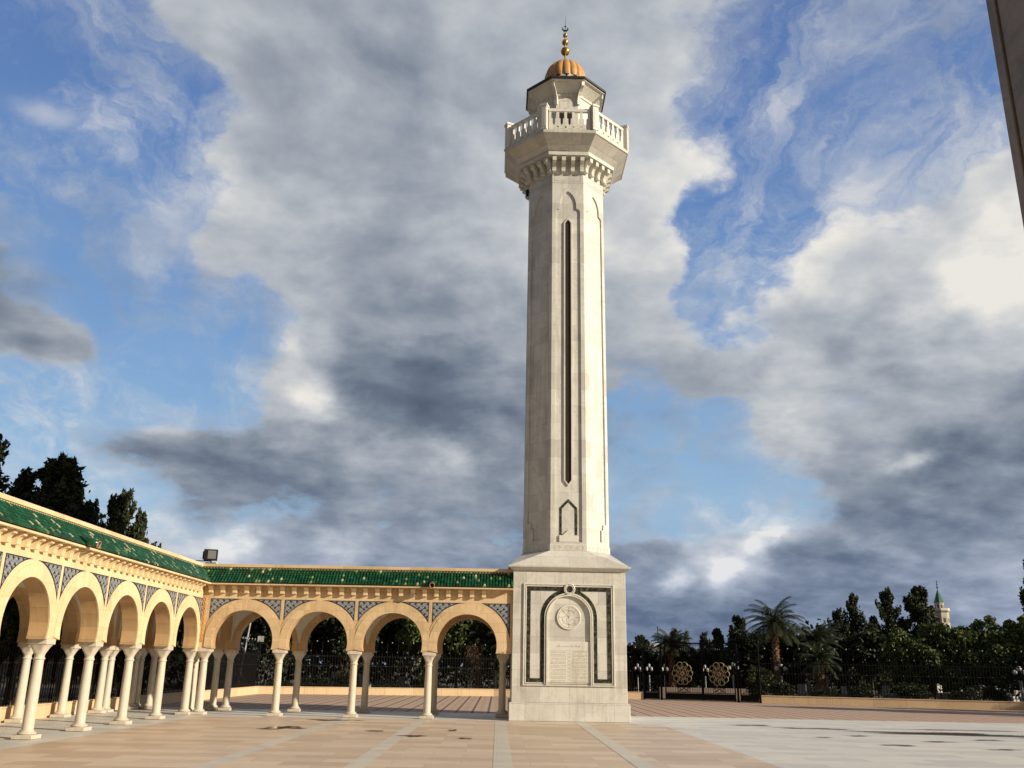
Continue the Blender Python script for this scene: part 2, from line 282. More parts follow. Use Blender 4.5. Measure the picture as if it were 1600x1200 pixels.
# ------------------------------------------------------------------ mesh builder
class MB:
    def __init__(s, T=None): s.v = []; s.f = []; s.T = T
    def P(s, pts):
        i = len(s.v); s.v += [s.T(*p) if s.T else tuple(p) for p in pts]; return i
    def poly(s, pts): i = s.P(pts); s.f.append(tuple(range(i, i+len(pts))))
    def box(s, a, b):
        i = s.P([(x, y, z) for z in (a[2], b[2]) for y in (a[1], b[1]) for x in (a[0], b[0])])
        for q in ((0, 2, 3, 1), (4, 5, 7, 6), (0, 1, 5, 4), (1, 3, 7, 5), (3, 2, 6, 7), (2, 0, 4, 6)): s.f.append(tuple(i+k for k in q))
        return s
    def extr(s, pts, d):                       # polygon (3d points) extruded by vector d
        n = len(pts); i = s.P(pts); j = s.P([(p[0]+d[0], p[1]+d[1], p[2]+d[2]) for p in pts])
        s.f += [tuple(range(i, i+n)), tuple(range(j+n-1, j-1, -1))]
        for k in range(n): s.f.append((i+k, i+(k+1) % n, j+(k+1) % n, j+k))
        return s
    def lathe(s, c, prof, seg=20, rot=0., square=False):   # prof [(r,z)]
        n = 4 if square else seg; rt = pi/4 if square else rot; k2 = sqrt(2) if square else 1
        i0 = []
        for r, z in prof: i0.append(s.P([(c[0]+r*k2*cos(rt+2*pi*k/n), c[1]+r*k2*sin(rt+2*pi*k/n), c[2]+z) for k in range(n)]))
        for a, b in zip(i0, i0[1:]):
            for k in range(n): s.f.append((a+k, a+(k+1) % n, b+(k+1) % n, b+k))
        s.f.append(tuple(i0[0]+k for k in reversed(range(n)))); s.f.append(tuple(i0[-1]+k for k in range(n)))
        return s
    def tube(s, pts, r, seg=8, cap=True):
        rings = []; pts = [Vector(p) for p in pts]; rr = r if isinstance(r, (list, tuple)) else [r]*len(pts)
        for k, p in enumerate(pts):
            d = (pts[min(k+1, len(pts)-1)]-pts[max(k-1, 0)]).normalized()
            a = d.orthogonal() if abs(d.z) < .9 else Vector((1, 0, 0)); a = (a-d*a.dot(d)).normalized(); b = d.cross(a)
            rings.append(s.P([tuple(p+a*(rr[k]*cos(2*pi*q/seg))+b*(rr[k]*sin(2*pi*q/seg))) for q in range(seg)]))
        for a, b in zip(rings, rings[1:]):
            for q in range(seg): s.f.append((a+q, a+(q+1) % seg, b+(q+1) % seg, b+q))
        if cap: s.f.append(tuple(rings[0]+q for q in reversed(range(seg)))); s.f.append(tuple(rings[-1]+q for q in range(seg)))
        return s
    def ring(s, c, R, r, ux, uy, seg=24, rs=6):          # torus in the plane ux,uy
        c, ux, uy = Vector(c), Vector(ux), Vector(uy); n = ux.cross(uy); i = len(s.v); P = []
        for k in range(seg):
            e = ux*cos(2*pi*k/seg)+uy*sin(2*pi*k/seg)
            for q in range(rs): P.append(tuple(c+e*(R+r*cos(2*pi*q/rs))+n*(r*sin(2*pi*q/rs))))
        i = s.P(P)
        for k in range(seg):
            for q in range(rs): s.f.append((i+k*rs+q, i+((k+1) % seg)*rs+q, i+((k+1) % seg)*rs+(q+1) % rs, i+k*rs+(q+1) % rs))
        return s
    def build(s, name, material, parent=None, smooth=None, bevel=0, recalc=True, merge=False, loc=None):
        me = bpy.data.meshes.new(name); me.from_pydata(s.v, [], s.f)
        if recalc or merge:
            bm = bmesh.new(); bm.from_mesh(me)
            if merge: bmesh.ops.remove_doubles(bm, verts=bm.verts, dist=.0005)
            bmesh.ops.recalc_face_normals(bm, faces=bm.faces); bm.to_mesh(me); bm.free()
        uv = me.uv_layers.new(name='UVMap'); n = len(me.loops)
        vi = np.empty(n, 'i'); me.loops.foreach_get('vertex_index', vi)
        co = np.empty(len(me.vertices)*3, 'f'); me.vertices.foreach_get('co', co); co = co.reshape(-1, 3)[vi]
        nr = np.empty(len(me.polygons)*3, 'f'); me.polygons.foreach_get('normal', nr); nr = nr.reshape(-1, 3)
        lt = np.empty(len(me.polygons), 'i'); me.polygons.foreach_get('loop_total', lt); nr = np.repeat(nr, lt, axis=0)
        hl = np.hypot(nr[:, 0], nr[:, 1])+1e-9; tx, ty = -nr[:, 1]/hl, nr[:, 0]/hl; flat = np.abs(nr[:, 2]) > .8
        U = np.where(flat, co[:, 0], co[:, 0]*tx+co[:, 1]*ty); V = np.where(flat, co[:, 1], co[:, 2])
        uv.data.foreach_set('uv', np.stack([U, V], 1).astype('f').ravel())
        if smooth is not None: me.shade_smooth(); me.set_sharp_from_angle(angle=radians(smooth))
        me.materials.append(material)
        o = bpy.data.objects.new(name, me); COL.objects.link(o)
        if parent: o.parent = parent
        if loc: o.location = loc
        if bevel:
            bv = o.modifiers.new('bevel', 'BEVEL'); bv.width = bevel; bv.segments = 1; bv.limit_method = 'ANGLE'; bv.angle_limit = radians(35)
        return o
def tag(o, label=None, cat=None, group=None, kind=None):
    for k, v in (('label', label), ('category', cat), ('group', group), ('kind', kind)):
        if v: o[k] = v
    return o
def empty(name, loc=(0, 0, 0), rz=0.):
    o = bpy.data.objects.new(name, None); COL.objects.link(o); o.location = loc; o.rotation_euler.z = rz; o.empty_display_size = .3; return o
def kids(o): return [c for c in bpy.data.objects if c.parent == o]
def copytree(o, parent=None):
    ch = kids(o); c = o.copy(); COL.objects.link(c); c.parent = parent
    for k in ch: copytree(k, c)
    return c
def addpart(src, parent, loc):
    c = src.copy(); COL.objects.link(c); c.parent = parent; c.location = loc; return c

# ------------------------------------------------------------------ ground
def sheet(name, pts, z, m):
    b = MB(); b.poly([(x, y, z) for x, y in pts]); o = b.build(name, m, recalc=False); tag(o, kind='structure'); return o
sheet('ground', [(-1500, -400), (1500, -400), (1500, 2500), (-1500, 2500)], -.02, SOIL)
sheet('brick_paving', [(-13.4, -30), (60, -30), (60, 37.7), (14.2, 51.5), (8.2, 54.2), (0, 55.2), (-13.4, 52.1)], 0, BRK)
sheet('marble_terrace', [(-13.2, -30), (60, -30), (60, 33.2), (-13.2, 35.6)], .004, WHT)
sheet('tan_paving', [(-9.2, -30), (5.1, -30), (5.1, 29.2), (4.3, 30.3), (-9.2, 30.5)], .008, TAN)
for i, x in enumerate((-4.75, -2.35, .12, 2.62)):
    sheet('paving_band', [(x-.17, -30), (x+.17, -30), (x+.17, 30.3 if i < 2 else 30.2), (x-.17, 30.3 if i < 2 else 30.2)], .012, BND)
def puddle(x, y, rx, ry, ang=0, seed=1, label=''):
    r = random.Random(seed); ph = [r.uniform(0, 6) for _ in range(5)]; am = [r.uniform(.08, .24) for _ in range(5)]
    pts = []
    for k in range(48):
        a = 2*pi*k/48; q = 1+sum(am[j]*sin((j+2)*a+ph[j]) for j in range(5))
        u, v = rx*q*cos(a), ry*q*sin(a); pts.append((x+u*cos(ang)-v*sin(ang), y+u*sin(ang)+v*cos(ang)))
    b = MB(); n = len(pts); inner = [(x+(p[0]-x)*.62, y+(p[1]-y)*.62) for p in pts]
    b.v = [(x, y, .021)]+[(p[0], p[1], .021) for p in inner]+[(p[0], p[1], .021) for p in pts]
    for k in range(n): b.f += [(0, 1+k, 1+(k+1) % n), (1+k, 1+n+k, 1+n+(k+1) % n, 1+(k+1) % n)]
    o = b.build('puddle', PUD, recalc=False); at = o.data.attributes.new('depth', 'FLOAT', 'POINT')
    at.data.foreach_set('value', [1.]*(n+1)+[0.]*n); tag(o, kind='structure')
for i, p in enumerate([(-5.55, 25.6, .52, .75, -.1), (-4.95, 29.2, .75, .38, .05), (-5.9, 25.0, .3, .25, .2), (-1.15, 25.6, .17, .3), (-3.1, 24.9, .25, .25), (-2.0, 23.4, .35, .35, 0), (-.75, 22.9, .2, .22),
                       (13.2, 27.6, 3.3, .75, -.10), (16.9, 26.6, 2.8, .85, -.12), (9.6, 29.2, 1.3, .25, -.1), (14.2, 29.6, 2.4, .18, -.05), (8.0, 30.4, .8, .25), (9.8, 26.2, .35, .18), (11.2, 24.5, .4, .2), (9.6, 23.1, .5, .2), (11.7, 22.3, .45, .16), (8.6, 25.4, .3, .12), (12.9, 25.4, .5, .16)]):
    puddle(*p, *([0]*(5-len(p))), seed=i+3)

# ------------------------------------------------------------------ arcades
ZS, ZC, RI, RO, ZTOP = 2.04, 2.28, .985, 1.27, 4.05
def arcpts(r, n=26, c=0.):                      # intrados from left spring to right spring
    a0 = -math.asin((ZC-ZS)/r)
    return [(c+r*cos(a), ZC+r*sin(a)) for a in [pi-a0 - k*(pi-2*a0)/n for k in range(n+1)]]
def bay(mb, c, s, w0, w1, z0=ZS, ztop=ZTOP, sof=None):     # solid wall with one arch opening, between two depth planes
    p = arcpts(RI, 30, c); h = s/2
    left = [q for q in p if q[0] <= c and q[1] <= ZC+.0001]; right = [q for q in p if q[0] >= c and q[1] <= ZC+.0001]
    up = [q for q in p if q[1] >= ZC-.0001]
    for w in (w0, w1):
        zl = sorted(left, key=lambda q: q[1]); zr = sorted(right, key=lambda q: q[1])
        for a, b in zip(zl, zl[1:]): mb.poly([(c-h, w, a[1]), (a[0], w, a[1]), (b[0], w, b[1]), (c-h, w, b[1])])
        for a, b in zip(zr, zr[1:]): mb.poly([(a[0], w, a[1]), (c+h, w, a[1]), (c+h, w, b[1]), (b[0], w, b[1])])
        la, lb = zl[-1], zr[-1]
        mb.poly([(c-h, w, la[1]), (la[0], w, la[1]), (la[0], w, ztop), (c-h, w, ztop)])
        mb.poly([(lb[0], w, lb[1]), (c+h, w, lb[1]), (c+h, w, ztop), (lb[0], w, ztop)])
        seq = [la]+[q for q in up if la[0] < q[0] < lb[0]]+[lb]
        for a, b in zip(seq, seq[1:]): mb.poly([(a[0], w, a[1]), (b[0], w, b[1]), (b[0], w, ztop), (a[0], w, ztop)])
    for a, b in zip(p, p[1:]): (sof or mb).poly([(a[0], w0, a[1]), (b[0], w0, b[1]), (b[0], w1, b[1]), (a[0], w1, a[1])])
    mb.poly([(c-h, w0, z0), (p[0][0], w0, z0), (p[0][0], w1, z0), (c-h, w1, z0)])
    mb.poly([(p[-1][0], w0, z0), (c+h, w0, z0), (c+h, w1, z0), (p[-1][0], w1, z0)])
    mb.poly([(c-h, w0, ztop), (c+h, w0, ztop), (c+h, w1, ztop), (c-h, w1, ztop)])
def archring(T, c, s, r0, r1, w, proud, n=40, hr=None):   # raised band round the arch
    mb = MB(T); h = s/2-.001; a0 = -math.asin((ZC-ZS)/r0); P = []
    for k in range(n+1):
        a = pi-a0-k*(pi-2*a0)/n; co = abs(cos(a)); ro = min(r1, (hr if hr and cos(a) > 0 else h)/co if co > 1e-6 else 9)
        zo = ZC+ro*sin(a)
        if zo < ZS: ro = (ZS-ZC)/sin(a)
        P.append(((c+r0*cos(a), ZC+r0*sin(a)), (c+ro*cos(a), ZC+ro*sin(a))))
    for (a, b), (a2, b2) in zip(P, P[1:]):
        mb.poly([(a[0], w-proud, a[1]), (a2[0], w-proud, a2[1]), (b2[0], w-proud, b2[1]), (b[0], w-proud, b[1])])
        mb.poly([(b[0], w-proud, b[1]), (b2[0], w-proud, b2[1]), (b2[0], w, b2[1]), (b[0], w, b[1])])
        mb.poly([(a[0], w-proud, a[1]), (a2[0], w-proud, a2[1]), (a2[0], w, a2[1]), (a[0], w, a[1])])
    return mb
def spandrel(T, c, s, sgn, w, proud, r, top, xin, xout, n=16):
    mb = MB(T); xs = [xin+(xout-xin)*k/n for k in range(n+1)]
    pts = [(x, ZC+sqrt(max(r*r-x*x, 0))) for x in xs]; pts = [q for q in pts if q[1] < top]
    if pts[0][0] > xin: pts = [(sqrt(r*r-(top-ZC)**2), top)]+pts
    for a, b in zip(pts, pts[1:]):
        mb.poly([(c+sgn*a[0], w-proud, a[1]), (c+sgn*b[0], w-proud, b[1]), (c+sgn*b[0], w-proud, top), (c+sgn*a[0], w-proud, top)])
        mb.poly([(c+sgn*a[0], w-proud, a[1]), (c+sgn*b[0], w-proud, b[1]), (c+sgn*b[0], w, b[1]), (c+sgn*a[0], w, a[1])])
    return mb
SH = MB(); SH.lathe((0, 0, 0), [(.121, .16), (.119, .6), (.112, 1.2), (.104, 1.63)], 22)
BS = MB(); BS.lathe((0, 0, 0), [(.215, 0), (.215, .09)], square=True)
BS.lathe((0, 0, 0), [(.175, .091), (.192, .115), (.175, .14), (.145, .150), (.150, .165), (.125, .175)], 22)
CP = MB(); CP.lathe((0, 0, 0), [(.106, 1.60), (.124, 1.615), (.124, 1.64), (.107, 1.655), (.107, 1.70), (.112, 1.72)], 22)
def capital(mb):                                # round bell turning into a square abacus
    n = 24; L = []
    for z, r, k in ((1.72, .113, .0), (1.76, .117, .6), (1.81, .130, 1.), (1.87, .158, 1.), (1.92, .192, 1.)):
        P = []
        for q in range(n):
            a = 2*pi*(q+.5)/n; sq = 1/max(abs(cos(a)), abs(sin(a))); rr = r*(1+(sq-1)*k); P.append((rr*cos(a), rr*sin(a), z))
        L.append(mb.P(P))
    for a, b in zip(L, L[1:]):
        for q in range(n): mb.f.append((a+q, a+(q+1) % n, b+(q+1) % n, b+q))
    mb.lathe((0, 0, 0), [(.196, 1.921), (.208, 1.93), (.208, 2.035)], square=True)
capital(CP)
COLP = None
def column(parent, x, y):
    global COLP
    if COLP is None:
        COLP = SH.build('column', COLM, parent, 40); BS.build('base', COLM, COLP, 40, .006); CP.build('capital', COLM, COLP, 40, .005); COLP.location = (x, y, .012); return
    c = copytree(COLP, parent); c.location = (x, y, .012)
CORP = {}
def corbel(parent, T, u, kind):                  # small S-shaped bracket under the eave ledge
    key = kind
    if key not in CORP:
        mb = MB(lambda a, w, z: (T(a, w, z)[0]-T(0, 0, 0)[0], T(a, w, z)[1]-T(0, 0, 0)[1], z))
        prof = [(0, 4.045), (-.22, 4.045), (-.23, 4.03), (-.23, 3.985), (-.21, 3.975), (-.16, 3.955), (-.13, 3.91), (-.12, 3.85), (-.13, 3.82), (-.12, 3.80), (0, 3.80)]
        mb.extr([(-.07, w, z) for w, z in prof], (.14, 0, 0)); CORP[key] = mb.build('corbel', SANDL, parent)
        CORP[key].location = (T(u, 0, 0)[0], T(u, 0, 0)[1], 0); return
    addpart(CORP[key], parent, (T(u, 0, 0)[0], T(u, 0, 0)[1], 0))
def tiles(T, u0, u1, valley, seed):              # rows of half-round tiles on the sloping eave; w from -.4 to .2
    mb = MB(T); du = .1; n = int(round((u1-u0)/du)); nz = 6; r = random.Random(seed)
    for i in range(n):
        u = u0+(i+.5)*du; t0 = valley(u)
        for k in range(nz):
            ta, tb = k/nz, (k+1.12)/nz
            if tb < t0+.06: continue
            ta = max(ta, t0); j = r.uniform(-.006, .006); P = []
            for t_, rr, lift in ((ta, .047, .014), (min(tb, 1.02), .042, .002)):
                w = -.31+.52*t_; z = 4.115+.49*t_+lift
                for q in range(7):
                    a = pi*q/6; P.append((u+j+rr*cos(a), w-rr*sin(a)*.55, z+rr*sin(a)*.85))
            b = mb.P(P)
            for q in range(6): mb.f.append((b+q, b+q+1, b+7+q+1, b+7+q))
            mb.f.append(tuple(b+q for q in range(7)))
    return mb
def arcade(root, T, kind, cs, s, ends, depth, cols, rearcs, rearcols, eave, valley, seed, spans):
    """T(u, w, z): u along the wing, w depth behind the front face"""
    TH = .40
    f = MB(T)
    for c in cs:
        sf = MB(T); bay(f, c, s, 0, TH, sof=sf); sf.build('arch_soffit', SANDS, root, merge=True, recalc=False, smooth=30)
    for a, b in ends: f.box((a, 0, ZS if (a, b) != ends[0] or kind == 'left' else ZS), (b, TH, ZTOP))
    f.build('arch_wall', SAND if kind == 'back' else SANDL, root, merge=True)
    g = MB(T)
    for c in rearcs: bay(g, c, s, depth, depth+TH)
    for a, b in spans: g.box((a, depth, ZS), (b, depth+TH, ZTOP))
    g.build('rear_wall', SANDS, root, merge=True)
    for c in rearcs:
        for sg in (-1, 1): spandrel(T, c, s, sg, depth, .006, 1.16, 3.399, 0., s/2-.002).build('plaster_panel', PLAS, root, recalc=False)
    for c in rearcs:
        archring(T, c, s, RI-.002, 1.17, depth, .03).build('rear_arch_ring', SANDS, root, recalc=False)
    for c in cs:
        lastb = kind == 'back' and c == cs[-1]; hr = 1.46 if lastb else None
        archring(T, c, s, RI-.002, RI+.25, 0, .035, hr=hr).build('arch_ring', SAND if kind == 'back' else SANDL, root, recalc=True)
        archring(T, c, s, RI+.251, RI+.325, 0, .018, hr=hr).build('ring_moulding', SAND if kind == 'back' else SANDL, root, recalc=True)
        for sg in (-1, 1):
            xo = 1.40 if lastb and sg == 1 else s/2-.06
            p = spandrel(T, c, s, sg, 0, .006, 1.345 if xo < 1.3 else 1.42, 3.625, .10, xo).build('tile_border', BLU, root, recalc=False)
            p.name = 'tile_panel'
            spandrel(T, c, s, sg, 0, .011, 1.375 if xo < 1.3 else 1.45, 3.598, .12, xo-.025).build('patterned_tiles', WTILE, p, recalc=False)
    for x, y in cols+rearcols: column(root, x, y)
    u0, u1 = eave
    MB(T).box((u0, TH+.002, 3.40), (u1, depth-.002, 3.62)).build('ceiling', PLAS, root)
    n = int((u1-u0)/.39)
    for k in range(n): corbel(root, T, u1-.25-k*.39 if kind == 'left' else u0-.14+k*.39, kind)
    return root

# left wing: u = world Y, front face looks to +X at X=-9.75
XL, YB = -9.75, 30.80
TL = lambda u, w, z: (XL-w, u, z)
TB = lambda u, w, z: (u, YB+w, z)
sL, sB = 2.53, 2.43
cyL = [30.85-sL*j for j in range(9)]; csL = [30.85-sL*(j+.5) for j in range(8)]
cxB = [-9.54+sB*j for j in range(5)]; csB = [-9.54+sB*(j+.5) for j in range(4)]
left = tag(empty('left_arcade', (-11.2, 20, 0)), 'long sunlit arcade of pale arches with green tiled eave running away along the left side', 'arcade', 'arcades round the esplanade')
back = tag(empty('back_arcade', (-4.6, 32.5, 0)), 'shorter four-arch arcade facing the camera between the corner and the tower', 'arcade', 'arcades round the esplanade')
left.location = back.location = (0, 0, 0)
yend = cyL[-1]
arcade(left, TL, 'left', csL, sL, [(30.851, 31.2), (yend-.5, yend-.001)], 2.75,
       [(-9.95, y) for y in cyL]+[(-9.95, 31.42)], [30.85-sL*(j+.5) for j in range(8)]+[32.45], [(-12.70, y) for y in cyL]+[(-12.70, 31.40), (-12.70, 33.55), (-12.70, 34.02)],
       (yend-.5, 30.39), None, 1, [(30.851, 31.235), (33.665, 34.20), (yend-.5, yend-.001)])
arcade(back, TB, 'back', csB, sB, [(-9.748, -9.541), (.181, .445)], 3.0,
       [(x, 31.0) for x in cxB[:-1]]+[(.16, 32.5)], csB+[-11.15], [(x, 34.02) for x in cxB]+[(-10.0, 34.02), (-12.24, 34.02)],
       (-9.34, .36), None, 2, [(-12.49, -12.366), (-9.934, -9.541), (.181, .445)])
# last pier rests on a cross beam and a column next to the tower
MB().box((-.02, 31.202, ZS), (.34, 33.798, 3.39)).build('cross_beam', SAND, back)
MB().box((-9.745, YB-.03, 2.25), (-9.60, YB-.002, 3.72)).build('carved_strip', CARV, back)
rc = MB()
for k in range(9): rc.ring((-9.672, YB-.035, 2.36+k*.155), .045, .014, (1, 0, 0), (0, 0, 1), 10, 4)
rc.build('carving', CARV, back)
# left wing roof
vl = lambda u: 0 if u < YB-.31 else (u-(YB-.31))/.52
vb = lambda u: 0 if u > XL+.31 else ((XL+.31)-u)/.52
tiles(TL, yend-.5, YB+.2, vl, 5).build('roof_tiles', TILE, left, recalc=False)
tiles(TB, XL-.2, .44, vb, 6).build('roof_tiles', TILE, back, recalc=False)
p = MB(); e0 = yend-.5
p.poly([(XL+.30, e0, 4.105), (XL+.30, YB-.30, 4.105), (XL-.21, YB+.21, 4.60), (XL-.21, e0, 4.60)]); p.build('tile_bed', BLU, left, recalc=False).data.materials[0] = ROOFD
p = MB(); p.poly([(XL+.30, YB-.30, 4.105), (.44, YB-.30, 4.105), (.44, YB+.21, 4.60), (XL-.21, YB+.21, 4.60)]); p.build('tile_bed', ROOFD, back, recalc=False)
MB().box((XL+.001, e0, 4.052), (XL+.32, YB-.325, 4.10)).build('eave_ledge', SANDL, left, bevel=.006)
MB().box((XL+.001, YB-.32, 4.052), (.44, YB-.001, 4.10)).build('eave_ledge', SAND, back, bevel=.006)
# roof bodies and parapets
MB().box((-12.92, e0, 3.63), (-12.90+0, 34.42, 4.05)).box((-12.9, e0, 4.053), (XL-.215, 34.42, 4.60)).build('roof', PLAS, left)
MB().box((XL-.213, YB+.212, 4.053), (.44, 34.42, 4.60)).build('roof', PLAS, back)
MB().box((-12.94, e0, 4.602), (XL-.20, YB+.20, 4.665)).box((-12.96, e0, 4.667), (XL-.165, YB+.165, 4.77)).build('parapet', SANDL, left, bevel=.008)
MB().box((XL-.20, YB+.20, 4.602), (.44, 34.42, 4.665)).box((XL-.165, YB+.165, 4.667), (.44, 34.44, 4.77)).build('parapet', SAND, back, bevel=.008)
# rain spouts
def spout(parent, base, d, sag=.13):
    end = (base[0]+d[0], base[1]+d[1], base[2]-sag)
    o = MB().tube([base, (base[0]+d[0]*.5, base[1]+d[1]*.5, base[2]-sag*.5), end], [.10, .09, .085], 12, False).build('rain_spout', GPIPE, parent, 50)
    o.modifiers.new('wall', 'SOLIDIFY').thickness = .02
    e2 = (base[0]+d[0]*.97, base[1]+d[1]*.97, base[2]-sag*.97); e3 = (base[0]+d[0]*1.03, base[1]+d[1]*1.03, base[2]-sag*1.03)
    r = MB().tube([e2, e3], .09, 12, False).build('rim', PIPE, o, 50); r.modifiers.new('wall', 'SOLIDIFY').thickness = .018
    MB().tube([(base[0]+d[0]*.5, base[1]+d[1]*.5, base[2]-sag*.5), (base[0]+d[0]*.8, base[1]+d[1]*.8, base[2]-sag*.8)], .075, 12).build('dark_mouth', ROOFD, o)
spout(left, (XL+.18, 21.0, 4.27), (.42, 0)); spout(back, (-2.2, YB-.16, 4.26), (0, -.42))

# floodlight on the corner of the roofs
fl = tag(empty('floodlight', (-9.75, 31.2, 4.77)), 'black square floodlight on the roof corner where the two arcades meet', 'floodlight')
fl.rotation_euler.z = radians(12); fl.scale = (.85, .85, .88)
h = MB().box((-.30, -.05, .14), (.22, .16, .56)).box((-.36, .16, .2), (-.28, .22, .5)).build('housing', LAMPB, fl, bevel=.012)
MB().box((-.14, -.062, .2), (.17, -.051, .51)).build('glass', LGL, h)
MB().tube([(.0, .05, 0), (.0, .05, .15)], .025, 8).box((-.75, .02, .10), (-.02, .10, .13)).box((-.2, -.02, .0), (.25, .12, .06)).build('bracket', LAMPB, fl)
MB().lathe((.22, .0, .01), [(.0, 0), (.05, .01), (.055, .05), (.02, .08)], 12).build('sensor', MARP, fl, 50)

# ------------------------------------------------------------------ the tower
CX, CYT = 2.31, 32.56
tw = tag(empty('minaret', (CX, CYT, 0)), 'tall white marble octagonal tower on a square inscribed base, with balcony and orange ribbed dome', 'minaret')
T8 = tan(pi/8)
def octa(mb, prof, close=True): mb.lathe((0, 0, 0), [(a/cos(pi/8), z) for a, z in prof], 8, pi/8); return mb
MB().lathe((0, 0, 0), [(1.935, .01), (1.935, .55), (1.905, .565)], square=True).build('plinth', MAR, tw, bevel=.01)
MB().lathe((0, 0, 0), [(1.86, .566), (1.86, 4.70)], square=True).build('base_block', MAR, tw, bevel=.01)
MB().lathe((0, 0, 0), [(1.87, 4.702), (1.90, 4.73), (1.985, 4.80), (2.03, 4.81), (2.03, 4.865)], square=True).build('cornice', MAR, tw, bevel=.005)
p = MB(); o8 = [(1.505*s_, 1.505*T8*q, 5.43) for s_, q in ()]
top = [(1.505/cos(pi/8)*cos(pi/8+k*pi/4), 1.505/cos(pi/8)*sin(pi/8+k*pi/4), 5.43) for k in range(8)]
bot = [(1.985*a, 1.985*b_, 4.867) for a, b_ in ((1, 1), (-1, 1), (-1, -1), (1, -1))]
p.poly([bot[0], bot[1], top[2], top[1]][::-1]); p.poly([bot[1], bot[2], top[4], top[3]]); p.poly([bot[2], bot[3], top[6], top[5]]); p.poly([bot[3], bot[0], top[0], top[7]])
for k, (a, b_) in enumerate(((0, 1), (2, 3), (4, 5), (6, 7))): p.poly([bot[k], top[a], top[b_]])
p.build('sloping_roof', MAR, tw)
fb = octa(MB(), [(1.515, 5.432), (1.515, 5.63), (1.500, 5.66)]).build('shaft_footing', MAR, tw)
dm = MB()
def facexf(k):                      # frame of octagon face k: k=0 looks to the camera (-Y)
    a = -pi/2+k*pi/4; nx, ny = cos(a), sin(a); tx, ty = -ny, nx
    return lambda u, w, z: (nx*w+tx*u, ny*w+ty*u, z)
for k in range(8):
    F = facexf(k)
    for u in (-.40, 0, .40):
        for sg in (-1, 1):
            pts = [(u+sg*.035, 1.5155, 5.60), (u+sg*.11, 1.5155, 5.535), (u+sg*.035, 1.5155, 5.47), (u+sg*.06, 1.5155, 5.47), (u+sg*.135, 1.5155, 5.535), (u+sg*.06, 1.5155, 5.60)]
            i = len(dm.v); dm.v += [F(a_, w_+.002, z_) for a_, w_, z_ in pts]; dm.f += [(i, i+1, i+4, i+5), (i+1, i+2, i+3, i+4)]
dm.build('diamond_carving', ENG, fb, recalc=False)
# shaft with recessed panels
ZB, ZT = 5.66, 19.92
apo = lambda z: 1.492+(1.440-1.492)*(z-ZB)/(ZT-ZB)
def shaftface(mb, k):
    F = facexf(k); D = .055
    if k % 2 == 0: out = [(5.72, .47), (18.20, .46), (18.30, .45), (18.36, .40), (18.37, .33), (18.42, .315), (18.60, .31), (18.80, .265), (18.95, .19), (19.06, .09), (19.13, .0)]
    else: out = [(5.80, .20), (6.22, .20), (6.23, .30), (6.42, .31), (6.43, .47), (18.20, .46), (18.30, .45), (18.36, .40), (18.37, .33), (18.42, .315), (18.60, .31), (18.80, .265), (18.95, .19), (19.06, .09), (19.13, .0)]
    def q(u, z, d=0): return F(u, apo(z)-d, z)
    hw = lambda z: apo(z)*T8
    def quad(a, b, c, d): i = len(mb.v); mb.v += [a, b, c, d]; mb.f.append((i, i+1, i+2, i+3))
    z0 = out[0][0]; quad(q(-hw(ZB), ZB), q(hw(ZB), ZB), q(hw(z0), z0), q(-hw(z0), z0))
    quad(q(-hw(19.13), 19.13), q(hw(19.13), 19.13), q(hw(ZT), ZT), q(-hw(ZT), ZT))
    a0 = out[0]; quad(q(-a0[1], a0[0]), q(a0[1], a0[0]), q(a0[1], a0[0], D), q(-a0[1], a0[0], D))
    for (za, ua), (zb, ub) in zip(out, out[1:]):
        for sg in (-1, 1):
            quad(q(sg*hw(za), za), q(sg*ua, za), q(sg*ub, zb), q(sg*hw(zb), zb))
            quad(q(sg*ua, za), q(sg*ua, za, D), q(sg*ub, zb, D), q(sg*ub, zb))
        quad(q(-ua, za, D), q(ua, za, D), q(ub, zb, D), q(-ub, zb, D))
sh = MB()
for k in range(8): shaftface(sh, k)
shaft = sh.build('shaft', MARS, tw, recalc=False)
